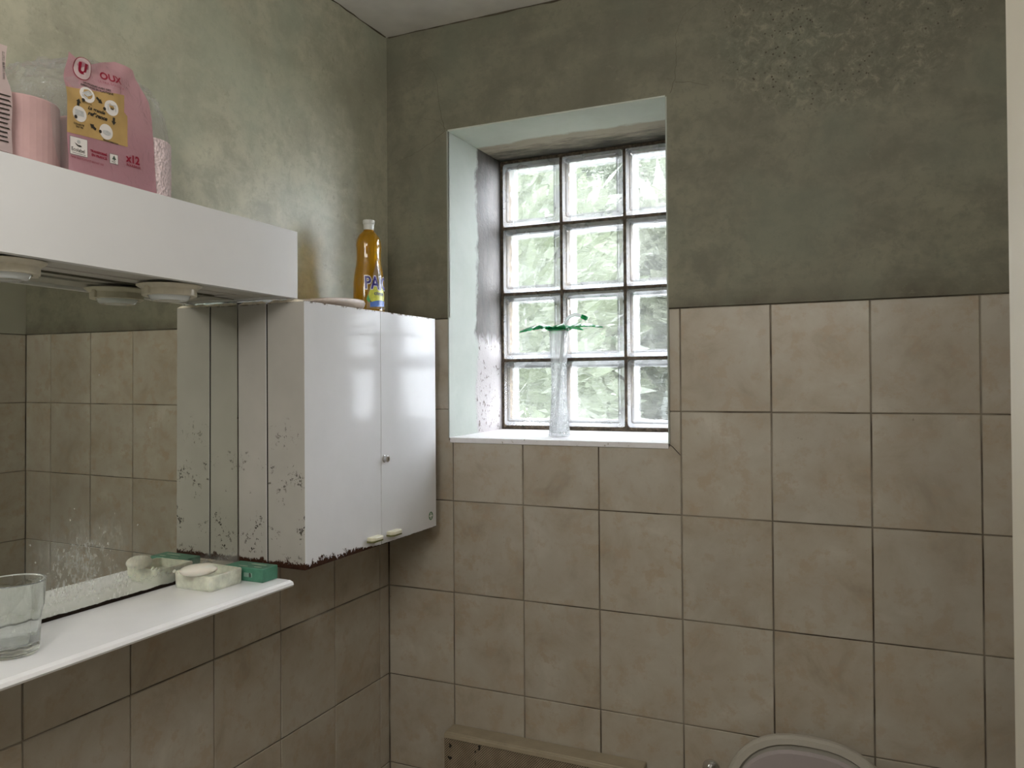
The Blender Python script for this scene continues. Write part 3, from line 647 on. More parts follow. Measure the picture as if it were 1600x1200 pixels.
# ------------------------------------------------------------------ board and washing-up liquid on the cabinet
bm = bmesh.new(); rings = []
for y, zt_, xa, xb in ((-.5690, -.0030, .070, .168), (-.5450, .0005, .055, .1715), (-.5170, .0062, .045, .1735), (-.4700, .0125, .042, .1740), (-.4170, .0165, .042, .1740), (-.3850, .0172, .042, .1740), (-.3600, .0165, .046, .1715), (-.3480, .0145, .054, .1660), (-.3430, .0090, .066, .1580)):
    z0 = -.0043; h = (zt_ - z0) * 1.0; r = min(.004, h * .3)
    rings.append([(xa, y, z0), (xb - .010, y, z0), (xb - .003, y, z0 + h * .35), (xb, y, z0 + h * .8), (xb - .002, y, zt_), (xb - .02, y, zt_ + .001), (xa + .02, y, zt_ + .001), (xa, y, zt_ - r)])
ring_loft(bm, rings); bmesh.ops.recalc_face_normals(bm, faces=bm.faces)
T(mk('wooden_brush_back', bm, WOOD, None, (.11, -.45, -.0043), smooth=True), 'pinkish wooden piece with rounded end and slanting grain lying on the cabinet', 'wooden piece')

BC = (.098, -.2335, -.0042); BA, BB = .0440, .0350
bo = empty('dish_soap_bottle', BC, 'amber washing-up liquid bottle with white cap standing on the cabinet', 'bottle')
def bprof():
    return [(.86, 0), (.97, .003), (1, .010), (1.0, .050), (.97, .078), (.90, .100), (.80, .122), (.765, .138), (.78, .155), (.80, .168), (.765, .180), (.66, .190), (.48, .1975), (.36, .202), (.33, .206)]
AMB = N('amber_liquid'); AMB.P(col=(.66, .35, .006), rough=.05, trans=.66, ior=1.33, coat=.8); AMB.b.inputs['Coat Roughness'].default_value = .03; AMB = AMB.m
bm = bmesh.new(); lathe(bm, [(r, z) for r, z in bprof()], BC, 48, BB, BA); bmesh.ops.recalc_face_normals(bm, faces=bm.faces)
bbody = mk('bottle_body', bm, AMB, bo, smooth=True)
bm = bmesh.new(); lathe(bm, [(.0125, .2062), (.0128, .219), (.0143, .222), (.0146, .2285), (.0135, .230), (.004, .230)], BC, 28); bmesh.ops.recalc_face_normals(bm, faces=bm.faces)
mk('cap', bm, plain('white_cap_plastic', (.62, .63, .60), .35), bo, smooth=False)['label'] = 'white screw cap'
def br(z):
    P = bprof()
    for (r0, z0), (r1, z1) in zip(P[:-1], P[1:]):
        if z0 <= z <= z1: return r0 + (r1 - r0) * (z - z0) / (z1 - z0 + 1e-9)
    return 1
PH0 = -.30
def onb(off):
    def f(s, z):
        r = br(z); ph = PH0 + s / (.040 * r); return (BC[0] + (BB * r + off) * math.cos(ph), BC[1] + (BA * r + off) * math.sin(ph), BC[2] + z)
    return f
def gridpoly(fn, nx, nz, place):
    bm = bmesh.new(); V = [[bm.verts.new(place(*fn(i / nx, k / nz))) for i in range(nx + 1)] for k in range(nz + 1)]
    for k in range(nz):
        for i in range(nx): bm.faces.new((V[k][i], V[k][i + 1], V[k + 1][i + 1], V[k + 1][i]))
    return bm
lab = mk('label_film', gridpoly(lambda u, v: ((u - .5) * 2 * (.031 * math.sin(PI * min(1, .10 + .42 + v * .40))) * (1 - v ** 3 * .95) + .002, .012 + v * .118), 10, 12, onb(.0003)), m_film('clear_label', (.86, .84, .70), .30, .08, .02), bo, smooth=True)
mk('lemon', gridpoly(lambda u, v: (.001 + .0245 * v * math.cos(2 * PI * u), .0445 + .0225 * v * math.sin(2 * PI * u)), 24, 4, onb(.0006)), plain('lemon_yellow', (.62, .64, .10), .3, var=.15, scale=150), bo)
mk('blue_wave', gridpoly(lambda u, v: ((u - .5) * .046 + .003, .016 + .004 * u + v * (.011 + .004 * math.sin(u * 3))), 8, 2, onb(.0007)), plain('label_blue', (.10, .20, .55), .3), bo)
mk('green_leaf_print', flat_bm([[(-.029, .034), (-.022, .026), (-.019, .034), (-.025, .046)]], onb(.0007)), plain('label_green', (.08, .35, .12), .3), bo)
mk('lettering_backing', text_bm('PAIC', .0430, lambda s, t: onb(.0009)(s * .74 - .0330, t + .0600), weight=.0028), plain('label_white', (.80, .80, .82), .3, var=.01), bo)
mk('lettering', text_bm('PAIC', .0430, lambda s, t: onb(.0013)(s * .74 - .0330, t + .0600), weight=.0008), plain('label_navy', (.045, .035, .22), .3, var=.01), bo)['label'] = 'navy letters PAIC'
mk('lettering_small', text_bm('citron', .0125, lambda s, t: onb(.0012)(s - .010, t + .0455), weight=.0003), plain('label_navy_small', (.06, .08, .20), .3, var=.01), bo)

# ------------------------------------------------------------------ things on the shelf
SZ = -.546
# soap dish
ds = empty('soap_dish', (.069, -.724, SZ), 'cloudy cream rectangular plastic soap dish on the shelf', 'soap dish')
def rrect(x0, x1, y0, y1, z, r, n=4, wob=0.0):
    pts = []
    for cx, cy, t0 in ((x1 - r, y1 - r, 0), (x0 + r, y1 - r, PI / 2), (x0 + r, y0 + r, PI), (x1 - r, y0 + r, 1.5 * PI)):
        for i in range(n + 1):
            t = t0 + i * PI / 2 / n; q = Vector((cx + r * math.cos(t), cy + r * math.sin(t), z))
            pts.append((q.x, q.y, q.z + wob * noise.noise(q * 55)))
    return pts
dx0, dx1, dy0, dy1 = .0225, .1170, -.7665, -.6820
bm = bmesh.new(); ring_loft(bm, [rrect(dx0 + .003, dx1 - .003, dy0 + .003, dy1 - .003, SZ + .0002, .008), rrect(dx0 + .001, dx1 - .001, dy0 + .001, dy1 - .001, SZ + .004, .010), rrect(dx0, dx1, dy0, dy1, SZ + .0275, .011, wob=.0015),
                               rrect(dx0 + .001, dx1 - .001, dy0 + .001, dy1 - .001, SZ + .0292, .010, wob=.0020), rrect(dx0 + .0045, dx1 - .0045, dy0 + .0045, dy1 - .0045, SZ + .0290, .008, wob=.0018), rrect(dx0 + .006, dx1 - .006, dy0 + .006, dy1 - .006, SZ + .006, .006)])
bmesh.ops.recalc_face_normals(bm, faces=bm.faces); mk('dish_body', bm, DISH, ds)
bm = bmesh.new()
for i in range(5): box(bm, .040 + i * .013, .044 + i * .013, dy0 + .008, dy1 - .008, SZ + .0058, SZ + .0092, bev=.0008)
box(bm, .030, .109, dy0 + .007, dy1 - .007, SZ + .0098, SZ + .0120, bev=.0008); mk('drain_rack', bm, DISH, ds)
for i in range(3):
    bm = bmesh.new(); lathe(bm, [(.001, -.0), (.0035, .001), (.004, .003), (.002, .0055), (.0003, .0065)], (dx0 + .003 + i * .009, dy0 + .0025, SZ + .0275), 8); mk('dried_soap_drip', bm, DISH, ds, smooth=True)
# soap bar
bm = bmesh.new(); bmesh.ops.create_uvsphere(bm, u_segments=32, v_segments=16, radius=1)
for v_ in bm.verts:
    p = v_.co; e_ = .82
    p.z = math.copysign(abs(p.z) ** 1.0, p.z); v_.co = Vector((math.copysign(abs(p.x) ** .9, p.x) * .0225, math.copysign(abs(p.y) ** .9, p.y) * .0330, p.z * .0108))
bmesh.ops.rotate(bm, verts=bm.verts, cent=(0, 0, 0), matrix=Matrix.Rotation(math.radians(-38), 3, 'Z') @ Matrix.Rotation(math.radians(-3), 3, 'Y')); bmesh.ops.translate(bm, verts=bm.verts, vec=(.0830, -.7620, SZ + .0380))
T(mk('soap_bar', bm, SOAP, None, (.083, -.762, SZ + .028), smooth=True), 'oval white soap bar resting across the rim of the soap dish', 'soap')
# green soap carton
gx0, gx1, gy0, gy1 = .060, .1540, -.6735, -.6305
bm = nbox(gx0, gx1, gy0, gy1, SZ + .0002, SZ + .0262, bev=.0012)
gb = empty('soap_carton', (.107, -.652, SZ), 'green soap carton with worn patches on the right end of the shelf', 'carton')
mk('carton_body', bm, GREENB, gb)
pt = lambda s, t: (s, t, SZ + .02635)
WP = plain('pale_carton_print', (.50, .58, .45), .5, var=.2, scale=90)
polys = []
for (cx, cy, rx, ry) in ((.120, -.645, .020, .0030), (.133, -.662, .010, .0025), (.098, -.664, .012, .0018)):
    polys.append([(cx + rx * (1 + .3 * noise.noise(Vector((i, cx * 50, 0)))) * math.cos(2 * PI * i / 12), cy + ry * (1 + .4 * noise.noise(Vector((i, 3, cy * 50)))) * math.sin(2 * PI * i / 12)) for i in range(12)])
mk('worn_print', flat_bm(polys, pt), WP, gb)
pf = lambda s, t: (s, gy0 - .0002, t)
mk('paper_tag', flat_bm([[(.108, SZ + .0085), (.1285, SZ + .0085), (.1285, SZ + .0165), (.108, SZ + .0165)]], pf), plain('grey_tag', (.26, .38, .32), .5), gb)
mk('lettering', text_bm('B', .010, lambda s, t: (s + .1205, gy0 - .0004, t + SZ + .0090), weight=.0004), DARK, gb)
# tumbler
TC = (.1005, -1.1215, SZ)
GLS = m_clear('tumbler_glass', (.99, 1, .995), .12, .0)
def flute(t, z):
    if z > .062 or z < .004: return 1.0
    return 1.0 - .055 * abs(math.sin(5 * t)) * min(1, (.062 - z) / .008, (z - .004) / .006)
bm = bmesh.new()
outer = [(.026, .0), (.0325, .001), (.0345, .006), (.036, .03), (.0380, .055), (.0392, .066), (.0405, .085), (.0418, .1015), (.0420, .1025)]
inner = [(.0412, .1025), (.0402, .100), (.0380, .066), (.0352, .040), (.0325, .018), (.028, .0145), (.006, .013)]
lathe(bm, [(r, z + .0003) for r, z in outer + inner], TC, 60, mod=lambda t, z: flute(t, z))
bmesh.ops.recalc_face_normals(bm, faces=bm.faces)
T(mk('drinking_glass', bm, GLS, None, TC, smooth=True), 'clear tumbler with fluted lower half on the left of the shelf', 'glass')

# ------------------------------------------------------------------ paper packs on the light box
ZT = .1415
def roll(cx, cy, r, h, label, mat=PINKPAPER):
    z0 = zt(cy) + .0002; e = empty('toilet_roll', (cx, cy, z0), label, 'toilet roll', 'pink toilet rolls on the light box')
    bm = bmesh.new(); lathe(bm, [(.020, 0), (r - .001, 0), (r, .002), (r * 1.003, h * .5), (r, h - .002), (r - .001, h), (.020, h)], (cx, cy, z0), 40, cap0=False, cap1=False); bmesh.ops.recalc_face_normals(bm, faces=bm.faces); mk('paper', bm, mat, e, smooth=False)
    bm = bmesh.new(); lathe(bm, [(.0198, .001), (.0198, h - .001), (.0185, h - .001), (.0185, .001)], (cx, cy, z0), 24, cap0=False, cap1=False); mk('cardboard_core', bm, plain('cardboard', (.36, .27, .18), .9), e)
EMB = N('embossed_pink_paper'); _v = EMB.voro(EMB.co(), 210); EMB.P(col=(.74, .60, .62), rough=.6); EMB.bump(_v, 1.0, .003); EMB = EMB.m
roll(.0795, -1.1005, .0550, .098, 'smooth pink toilet roll at left, between the two wrappers')
roll(.088, -.9960, .0455, .098, 'pink toilet roll behind the printed wrapper')
roll(.088, -.8950, .0500, .098, 'pale embossed toilet roll at the right end inside clear film', EMB)
pk = empty('toilet_paper_pack', (.09, -.97, ZT), 'opened pink and clear plastic toilet paper pack with ochre panel on the light box', 'package')
def sheetx(y, z):
    q = Vector((0, y, z)); w = min(1.0, max(0.0, (z - .22) / .08))
    x = .1395 + .0022 * noise.noise(q * 16) + w * (.008 * noise.noise(q * 30 + Vector((3, 1, 0))) + .006 * abs(noise.noise(q * 22)) - .006 * w)
    if y > -.885: x -= ((y + .885) / .02) ** 2 * .012
    return x
def pks(off): return lambda y, z: (sheetx(y, z) + off, y, z)
PINKF = m_film('pink_printed_film', (.66, .36, .42), .88, .16, .6)
CLEARF = m_film('clear_crinkled_film', (.85, .85, .84), .17, .13, .6, .35)
def outl(z):      # left and right border of the printed sheet at height z
    Lp = [(.142, -1.064), (.165, -1.0635), (.235, -1.068), (.2516, -1.0697), (.275, -1.066), (.3198, -1.0624), (.36, -1.06)]
    Rp = [(.142, -.905), (.160, -.906), (.200, -.908), (.2348, -.9111), (.262, -.9125), (.2857, -.916), (.315, -.934), (.332, -.948), (.340, -.972), (.36, -1.0)]
    def ip(P):
        for (a0, b0), (a1, b1) in zip(P[:-1], P[1:]):
            if a0 <= z <= a1: return b0 + (b1 - b0) * (z - a0) / (a1 - a0)
        return P[-1][1]
    return ip(Lp), ip(Rp)
def topz(y):
    P = [(-1.08, .322), (-1.0624, .3198), (-1.0500, .3150), (-1.0287, .3120), (-1.005, .325), (-.9781, .3364), (-.9483, .3319), (-.934, .315), (-.916, .2857), (-.9125, .262), (-.9085, .245), (-.900, .235), (-.85, .23)]
    for (a0, b0), (a1, b1) in zip(P[:-1], P[1:]):
        if a0 <= y <= a1: return b0 + (b1 - b0) * (y - a0) / (a1 - a0)
    return .23
def sheet(u, v):
    y = -1.0655 + u * (.1610); z1 = topz(y); z = .1425 + v * (z1 - .1425)
    lo, hi = outl(z); return min(max(y, lo), hi), z
mk('printed_film', gridpoly(sheet, 60, 46, pks(0)), PINKF, pk, smooth=True)['label'] = 'pink printed front of the wrapper'
# clear film: crumpled bag behind and right of the printed front
bm = bmesh.new(); bmesh.ops.create_icosphere(bm, subdivisions=5, radius=1)
for v_ in bm.verts:
    p = v_.co; q = Vector([math.copysign(abs(c) ** .55, c) for c in p])
    w = max(0, q.z); cr_ = abs(noise.noise(p * 3.1)) + .5 * abs(noise.noise(p * 7))
    s = 1 - .16 * w * cr_ - .05 * cr_
    v_.co = Vector((.084 + q.x * .052 * s, -.995 + q.y * .149 * (1 - .12 * max(0, q.z)) * s, .2415 + q.z * (.0975 if q.z < 0 else .100 * (1 - .35 * max(0, -q.y)) * (1 + .1 * noise.noise(p * 5))) * (s if q.z > 0 else 1)))
    if v_.co.z < .1445: v_.co.z = .1445
mk('clear_film', bm, CLEARF, pk, smooth=False)['label'] = 'clear crinkled film'
# prints
TAN = plain('ochre_print', (.46, .30, .115), .5, var=.1, scale=30); RED = plain('crimson_print', (.27, .006, .03), .4, var=.02); BLK = plain('black_print', (.03, .025, .02), .5); GRY = plain('grey_print', (.50, .50, .50), .5, var=.15, scale=200); WHT = plain('white_print', (.72, .68, .66), .5)
def tan(u, v):
    y = -1.066 + u * .099; z = .2005 + u * .0055 + v * (.2680 + u * .018 - (.2005 + u * .0055)) * (1.0)
    if u > .93 and v < .62: y += 0.006
    return y, z
mk('ochre_panel', gridpoly(tan, 20, 18, pks(.0005)), TAN, pk, smooth=True)
bms = [flat_bm([circ(y, z, .0118, 20)], pks(.0011)) for y, z in ((-1.031, .2661), (-.991, .2583), (-1.046, .2327), (-1.0002, .219))]
mk('picture_rounds', join(bms), WHT, pk)
bms = [flat_bm([[(-1.040, .267), (-1.030, .273), (-1.022, .269), (-1.032, .263)], [(-1.040, .2655), (-1.032, .261), (-1.032, .2575), (-1.040, .262)]], pks(.0016)),
       flat_bm([[(-.998, .263), (-.984, .264), (-.984, .2625), (-.998, .2615)], [(-.998, .2615), (-.9965, .2615), (-.9965, .253), (-.998, .253)], [(-.9855, .2625), (-.984, .2625), (-.984, .254), (-.9855, .254)]], pks(.0016)),
       flat_bm([[(-1.054, .238), (-1.039, .238), (-1.039, .2295), (-1.054, .2295)]], pks(.0016)), flat_bm([circ(-.9995, .2175, .0075, 14, .004)], pks(.0016))]
mk('small_pictures', join(bms), GRY, pk)['kind'] = 'stuff'
mk('recycling_mark', flat_bm([[(-.9935, .2555), (-.9885, .2555), (-.9895, .257), (-.9925, .257)], [(-.994, .2565), (-.9925, .2595), (-.9915, .259), (-.993, .256)], [(-.988, .2565), (-.9895, .2595), (-.9905, .259), (-.989, .256)]], pks(.002)), BLK, pk)
arr = []
for (y, z, a) in ((-1.0113, .2637, -.6), (-.9876, .2385, -1.6), (-1.0235, .2201, 2.6), (-1.047, .2500, 1.3)):
    c_, s_ = math.cos(a), math.sin(a); rot = lambda p: (y + p[0] * c_ - p[1] * s_, z + p[0] * s_ + p[1] * c_)
    arr.append(flat_bm([[rot(p) for p in ((-.006, -.002), (0, -.002), (0, .002), (-.006, .002))], [rot(p) for p in ((0, -.0042), (.006, 0), (0, .0042))]], pks(.0014)))
mk('arrows', join(arr), BLK, pk)['kind'] = 'stuff'
for y, z in ((-1.039, .256), (-1.0035, .2535), (-1.053, .2265), (-1.011, .2165)): mk('number_dot', flat_bm([circ(y, z, .0026, 10)], pks(.0019)), BLK, pk)
def txt(t, s, y, z, mat, name='lettering', w=0.0, shear=0.0, slope=0.0, sx=1.0):
    return mk(name, text_bm(t, s, lambda a, b: pks(.0014)(y + a * sx, z + b + a * slope), weight=w, shear=shear), mat, pk)
txt('La grande', .0075, -1.0325, .2445, BLK, shear=.4, w=.0002); txt('ref\u00e9rence', .0085, -1.0325, .2360, BLK, shear=.4, w=.0004)
txt('UN PRODUIT AVEC DES', .0040, -1.036, .2830, BLK, w=.0001); txt('EMBALLAGES EN PLASTIQUE', .0040, -1.040, .2785, BLK, w=.0001)
txt('RECYCLAGE', .0030, -1.042, .2515, BLK); txt('COLLECTE', .0036, -1.056, .2155, BLK, w=.0001); txt('DU TRI', .0036, -1.052, .2115, BLK, w=.0001); txt('TRANSFORMATION', .0030, -1.006, .2045, BLK, w=.0001)
txt('OUX', .0150, -1.0060, .3010, RED, w=.0004); txt('ULTRA \u00c9PAISSEUR', .0055, -1.010, .2935, plain('pink_print', (.42, .12, .17), .5))
# red U roundel
mk('roundel_border', flat_bm([circ(-1.0375, .3035, .0163, 28)], pks(.0009)), RED, pk); mk('roundel', flat_bm([circ(-1.0375, .3035, .0152, 28)], pks(.0012)), plain('pale_pink_print', (.60, .46, .47), .5), pk)
txt('U', .0200, -1.0455, .2965, RED, 'roundel_letter', w=.0012)
txt('x12', .0170, -.9650, .1825, RED, w=.0006); txt('ROULEAUX', .0052, -.9650, .1760, RED, w=.0001)
# eco label, origin text, forest mark
GBD = plain('grey_border', (.22, .19, .20), .5)
for pg in ([(-1.0622, .1695), (-1.0328, .1705), (-1.0328, .1975), (-1.0622, .1965)], [(-.9950, .1720), (-.9800, .1725), (-.9800, .1880), (-.9950, .1875)]): mk('label_border', flat_bm([pg], pks(.0008)), GBD, pk)
for pg in ([(-1.0615, .1702), (-1.0335, .1712), (-1.0335, .1968), (-1.0615, .1958)], [(-.9943, .1727), (-.9807, .1732), (-.9807, .1873), (-.9943, .1868)]): mk('label_field', flat_bm([pg], pks(.0011)), WHT, pk)
txt('Ecolabel', .0078, -1.0600, .1755, BLK, w=.0001, sx=.86); txt('www.ecolabel.eu', .0032, -1.0585, .1720, BLK)
mk('leaf_mark', flat_bm([[(-1.0550, .1885), (-1.0500, .1835), (-1.0485, .1855)], circ(-1.0465, .1845, .0035, 10, .0014)], pks(.0016)), BLK, pk)
mk('flower_mark', flat_bm([circ(-1.0480, .1905, .0030, 12)], pks(.0016)), GRY, pk)
txt('TRANSFORM\u00c9', .0046, -1.0285, .1815, RED, w=.0002, sx=1.0); txt('EN FRANCE', .0050, -1.0265, .1755, RED, w=.0002)
mk('tree_mark', flat_bm([[(-.9912, .1790), (-.9838, .1790), (-.9875, .1858)], [(-.9882, .1768), (-.9868, .1768), (-.9868, .1790), (-.9882, .1790)]], pks(.0016)), plain('dark_green_print', (.07, .10, .08), .5), pk); txt('FSC', .0048, -.9918, .1735, BLK)
txt('PAPIER TOILETTE DOUX ET R\u00c9SISTANT 3 PLIS', .0040, -1.0610, .1650, RED, sx=.68)
# second wrapper at the very left
p2 = empty('wrapper_pack', (.09, -1.22, ZT), 'pale pink printed plastic wrapper standing at the far left of the light box', 'package')
def w2x(y, z): return .1400 + .004 * noise.noise(Vector((1, y, z)) * 20)
def w2(off): return lambda y, z: (w2x(y, z) + off, y, z)
def w2o(z):
    P = [(.147, -1.1471), (.20, -1.1478), (.2345, -1.1497), (.2536, -1.1576), (.27, -1.156), (.2924, -1.1541), (.3, -1.154)]
    for (a0, b0), (a1, b1) in zip(P[:-1], P[1:]):
        if a0 <= z <= a1: return b0 + (b1 - b0) * (z - a0) / (a1 - a0)
    return -1.154
def s2(u, v):
    z = .1475 + v * (.1449); r = w2o(z); return -1.30 + u * (r + 1.30), z
PALE = m_film('pale_printed_film', (.74, .60, .60), .93, .2, .3)
mk('wrapper_front', gridpoly(s2, 14, 16, w2(0)), PALE, p2, smooth=True)
bm = bmesh.new(); lathe(bm, [(.0, .0), (.046, .0), (.0465, .002), (.0465, .10), (.045, .104), (.02, .110)], (.0895, -1.2050, .1482), 28); mk('wrapped_bulk', bm, PINKPAPER, p2)
rg = random.Random(5); lines = []
for i in range(11):
    z = .160 + i * .0062; lines.append([( -1.1705, z), (-1.1500 - rg.uniform(0, .005), z + .0006), (-1.1500 - rg.uniform(0, .005), z + .0026), (-1.1705, z + .002)])
mk('small_print', flat_bm([l for l in lines if True], w2(.0012)), BLK, p2)
mk('small_print', join([text_bm('PAPIER TOILETTE', .005, lambda a, b, z=z: w2(.0012)(-1.158 - b, z + a * .6)) for z in (.2450, .2600)]), BLK, p2)

# ------------------------------------------------------------------ palm cup on the sill
VC = (.4585, .110, WZ0 + .0056)
vp = empty('palm_tree_cup', VC, 'tall clear plastic cup with green palm leaf lid and bent straw on the window sill', 'cup')
def m_cup(name, crackle):
    n = N(name); h = n.voro(n.co(), 150, 'DISTANCE_TO_EDGE') if crackle else n.noise(n.co((90, 90, 8)), 1, 2)
    b = n.new('Bump'); n.L(n.math('MINIMUM', h, .25), b.inputs['Height']); b.inputs['Strength'].default_value = 1.0 if crackle else .2; b.inputs['Distance'].default_value = .005
    tr = n.new('BsdfTransparent'); tl = n.new('BsdfTranslucent'); tl.inputs['Color'].default_value = (.85, .87, .88, 1); rf = n.new('BsdfRefraction'); rf.inputs['IOR'].default_value = 1.25; rf.inputs['Roughness'].default_value = .05; n.L(b.outputs[0], rf.inputs['Normal'])
    gl = n.new('BsdfGlossy'); gl.inputs['Roughness'].default_value = .1; n.L(b.outputs[0], gl.inputs['Normal'])
    a = n.new('MixShader'); a.inputs[0].default_value = .5 if crackle else .25; n.L(tr.outputs[0], a.inputs[1]); n.L(rf.outputs[0], a.inputs[2])
    c = n.new('MixShader'); n.L(n.ramp(h, (.02, .42), (.12, .10)) if crackle else n.ramp(h, (.4, .04), (.7, .16)), c.inputs[0]); n.L(a.outputs[0], c.inputs[1]); n.L(tl.outputs[0], c.inputs[2])
    d = n.new('MixShader'); d.inputs[0].default_value = .07; n.L(c.outputs[0], d.inputs[1]); n.L(gl.outputs[0], d.inputs[2]); n.L(d.outputs[0], n.o.inputs['Surface']); return n.m
CUPP = m_clear('clear_cup_plastic', (.93, .94, .94), .35, .02, None); CUPC = m_clear('crackled_cup_plastic', (.90, .91, .92), .25, .05, (170, 1.0, .006))
cp = [(.0265, 0), (.0285, .001), (.0275, .010), (.0255, .035), (.0225, .070), (.0208, .100), (.0202, .130), (.0206, .165), (.0215, .190)]
cp2 = [(.0215, .190), (.0230, .220), (.0245, .250), (.0258, .2760), (.0262, .2770), (.0250, .2770), (.0215, .220), (.0203, .1905)]
bm = bmesh.new(); lathe(bm, cp + [(.0203, .190), (.0192, .130), (.0215, .070), (.0262, .012), (.020, .006), (.001, .006)], VC, 40, cap1=True); bmesh.ops.recalc_face_normals(bm, faces=bm.faces); mk('cup_stem', bm, m_cup('cup_crackle_plastic', True), vp, smooth=True)
bm = bmesh.new(); lathe(bm, cp2, VC, 40, cap0=False, cap1=False); bmesh.ops.recalc_face_normals(bm, faces=bm.faces); mk('cup_rim', bm, m_cup('cup_rim_plastic', False), vp, smooth=True)
GLF = N('green_palm_plastic'); GLF.P(col=(.008, .30, .11), rough=.18, coat=.6); _tl = GLF.new('BsdfTranslucent'); _tl.inputs['Color'].default_value = (.01, .45, .16, 1); _mx = GLF.new('MixShader'); _mx.inputs[0].default_value = .45
GLF.L(GLF.b.outputs[0], _mx.inputs[1]); GLF.L(_tl.outputs[0], _mx.inputs[2]); GLF.L(_mx.outputs[0], GLF.o.inputs['Surface']); GLF = GLF.m
lz = VC[2] + .2775
bm = bmesh.new(); lathe(bm, [(.0275, -.003), (.029, 0), (.0285, .004), (.022, .0055), (.002, .007)], (VC[0], VC[1], lz), 32); bmesh.ops.recalc_face_normals(bm, faces=bm.faces); lid = mk('lid', bm, GLF, vp, smooth=True)
lid['label'] = 'green palm leaf lid'
for a, L_ in ((176, .118), (1, .122), (62, .09), (118, .085), (238, .085), (302, .09)):
    a = math.radians(a); bm = bmesh.new(); n = 9; d = Vector((math.cos(a), math.sin(a), 0)); s = Vector((-math.sin(a), math.cos(a), 0)); rows = []
    for i in range(n * 2 + 1):
        t = i / (n * 2); r = .020 + (L_ - .020) * t; w = .023 * math.sin(PI * min(1, .25 + .75 * t)) ** .8 * (1 - .25 * (i % 2)) + .0006; z = lz + .004 + .010 * math.sin(PI * t) - .004 * t * t * (1.5 if a > 2 else .3)
        c = Vector((VC[0], VC[1], z)) + d * r; rows.append((c - s * w - Vector((0, 0, .007 * min(1, w / .02))) - d * .006, c, c + s * w - Vector((0, 0, .007 * min(1, w / .02))) - d * .006))
    top = [[bm.verts.new(p) for p in r] for r in rows]; bot = [[bm.verts.new(p - Vector((0, 0, .0012))) for p in r] for r in rows]
    for A, B in zip(top[:-1], top[1:]):
        for k in range(2): bm.faces.new((A[k], A[k + 1], B[k + 1], B[k]))
    for A, B in zip(bot[:-1], bot[1:]):
        for k in range(2): bm.faces.new((A[k + 1], A[k], B[k], B[k + 1]))
    for i in range(len(top) - 1):
        bm.faces.new((top[i][0], top[i + 1][0], bot[i + 1][0], bot[i][0])); bm.faces.new((top[i + 1][2], top[i][2], bot[i][2], bot[i + 1][2]))
    mk('palm_leaf', bm, GLF, vp)
# straw: from the foot up through the lid, bent over, green tip
STR = m_film('milky_straw', (.86, .88, .88), .62, .2, .05)
P = [(VC[0] - .014, VC[1], VC[2] + .008), (VC[0] - .004, VC[1], VC[2] + .10), (VC[0] + .006, VC[1], VC[2] + .20), (VC[0] + .0130, VC[1], VC[2] + .270), (VC[0] + .0165, VC[1], lz + .012), (VC[0] + .022, VC[1], lz + .025), (VC[0] + .032, VC[1], lz + .034), (VC[0] + .045, VC[1], lz + .0375), (VC[0] + .058, VC[1], lz + .0355), (VC[0] + .068, VC[1], lz + .0310)]
bm = bmesh.new(); tube(bm, P, .0043, 12); st = mk('straw', bm, STR, vp, smooth=True); st['label'] = 'milky bent straw'
bm = bmesh.new(); tube(bm, [(VC[0] + .064, VC[1], lz + .0325), (VC[0] + .078, VC[1], lz + .0255)], .0056, 12); sc = mk('straw_cap', bm, GLF, vp); sc['label'] = 'green straw cap'
bm = bmesh.new(); tube(bm, [(VC[0] + .066, VC[1], lz + .027), (VC[0] + .060, VC[1], lz + .018), (VC[0] + .048, VC[1], lz + .013), (VC[0] + .036, VC[1], lz + .009)], .0006, 5); mk('cap_strap', bm, GLF, vp)

# ------------------------------------------------------------------ convector and toilet
ra = empty('wall_convector', (.455, 0, -1.42), 'cream framed electric convector heater with perforated front, low on the window wall', 'heater')
bm = bmesh.new(); RX0, RX1, RZ1, RZ0, RY = .1995, .7130, -1.0640, -1.42, -.060
def rs(x0, x1, z0, z1, y): return [(x0, y, z0), (x1, y, z0), (x1, y, z1), (x0, y, z1)]
box(bm, RX0, RX1, -.052, -.001, RZ1 - .008, RZ1, bev=.002); box(bm, RX0, RX0 + .010, RY + .008, -.001, RZ0, RZ1 - .0085); box(bm, RX1 - .010, RX1, RY + .008, -.001, RZ0, RZ1 - .0085)
box(bm, RX0 + .001, RX1 - .001, RY, RY + .0075, RZ1 - .014, RZ1 - .001, bev=.002); box(bm, RX0 + .001, RX1 - .001, RY, RY + .0075, RZ0, RZ0 + .012, bev=.002)
mk('casing', bm, RADI, ra); mk('perforated_front', nbox(RX0 + .002, RX1 - .002, RY + .002, RY + .006, RZ0 + .013, RZ1 - .0145), PERF, ra)
mk('heating_core', nbox(RX0 + .02, RX1 - .02, -.040, -.010, RZ0 + .03, RZ1 - .03), DARK, ra)

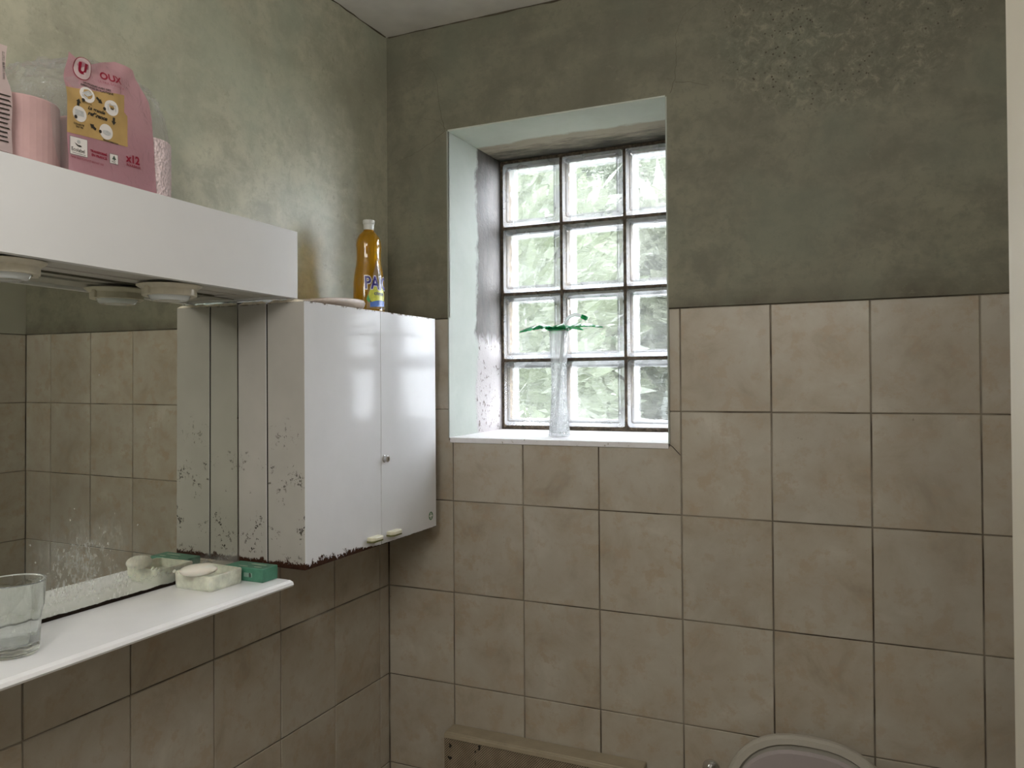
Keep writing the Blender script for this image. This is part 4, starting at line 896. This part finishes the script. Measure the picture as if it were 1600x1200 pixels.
tx = 1.074
to = empty('toilet', (tx, -.30, ZF), 'toilet with raised cream lid and grey seat against the window wall', 'toilet')
def sup(cx, cz, hw, hh, y, n=44, e=2.5):
    return [(cx + hw * math.copysign(abs(math.cos(t)) ** (2 / e), math.cos(t)), y, cz + hh * math.copysign(abs(math.sin(t)) ** (2 / e), math.sin(t))) for t in (2 * PI * i / n for i in range(n))]
zc = -1.1300
bm = bmesh.new(); ring_loft(bm, [sup(tx, zc, .176, .2050, -.040), sup(tx, zc, .182, .2095, -.046), sup(tx, zc, .183, .2100, -.058), sup(tx, zc, .178, .2065, -.066), sup(tx, zc, .165, .1950, -.067), sup(tx, zc, .160, .190, -.058)])
bmesh.ops.recalc_face_normals(bm, faces=bm.faces); mk('lid', bm, CERAM, to, smooth=False)
bm = bmesh.new(); o_ = [sup(tx, zc - .006, .160, .190, -.069), sup(tx, zc - .006, .163, .193, -.074), sup(tx, zc - .006, .158, .188, -.082), sup(tx, zc - .025, .112, .135, -.082), sup(tx, zc - .025, .108, .130, -.069)]
vr = ring_loft(bm, o_ + [o_[0]], cap0=False, cap1=False); bmesh.ops.remove_doubles(bm, verts=bm.verts, dist=1e-5); bmesh.ops.recalc_face_normals(bm, faces=bm.faces); mk('seat', bm, SEATG, to)
bm = bmesh.new()
def hs(r, ry, z, cy=-.32): return [(tx + r * math.cos(t), cy + ry * math.sin(t), z) for t in (2 * PI * i / 32 for i in range(32))]
ring_loft(bm, [hs(.12, .20, ZF + .001, -.26), hs(.11, .18, ZF + .10, -.26), hs(.13, .20, ZF + .22, -.27), hs(.178, .235, ZF + .37), hs(.182, .24, ZF + .405), hs(.150, .205, ZF + .405), hs(.12, .165, ZF + .36), hs(.05, .07, ZF + .20)])
box(bm, tx - .12, tx + .12, -.16, -.003, ZF + .001, ZF + .40, bev=.01, seg=2)
bmesh.ops.recalc_face_normals(bm, faces=bm.faces); mk('bowl', bm, CERAM, to)
for s in (-1, 1): mk('hinge', nbox(tx + s * .08 - .012, tx + s * .08 + .012, -.095, -.045, ZF + .400, ZF + .435, bev=.004), CERAM, to)
# chrome stop valve left of the lid
sv = empty('stop_valve', (.862, 0, -1.043), 'small chrome stop valve on the tiles left of the toilet lid', 'valve')
bm = bmesh.new(); ring_loft(bm, [[(.862 + r * math.cos(t), y, -1.050 + r * math.sin(t)) for t in (2 * PI * i / 20 for i in range(20))] for y, r in ((-.0005, .020), (-.004, .019), (-.006, .010), (-.024, .009), (-.025, .012), (-.036, .012), (-.037, .009))])
bmesh.ops.recalc_face_normals(bm, faces=bm.faces); mk('valve_body', bm, CHROME, sv)
bm = bmesh.new(); ring_loft(bm, [[(.862 + r * (1 + .12 * math.cos(6 * t)) * math.cos(t), y, -1.050 + r * (1 + .12 * math.cos(6 * t)) * math.sin(t)) for t in (2 * PI * i / 36 for i in range(36))] for y, r in ((-.038, .015), (-.041, .017), (-.052, .017), (-.055, .014))])
bmesh.ops.recalc_face_normals(bm, faces=bm.faces); mk('valve_knob', bm, CHROME, sv)
bpy.context.view_layer.update()
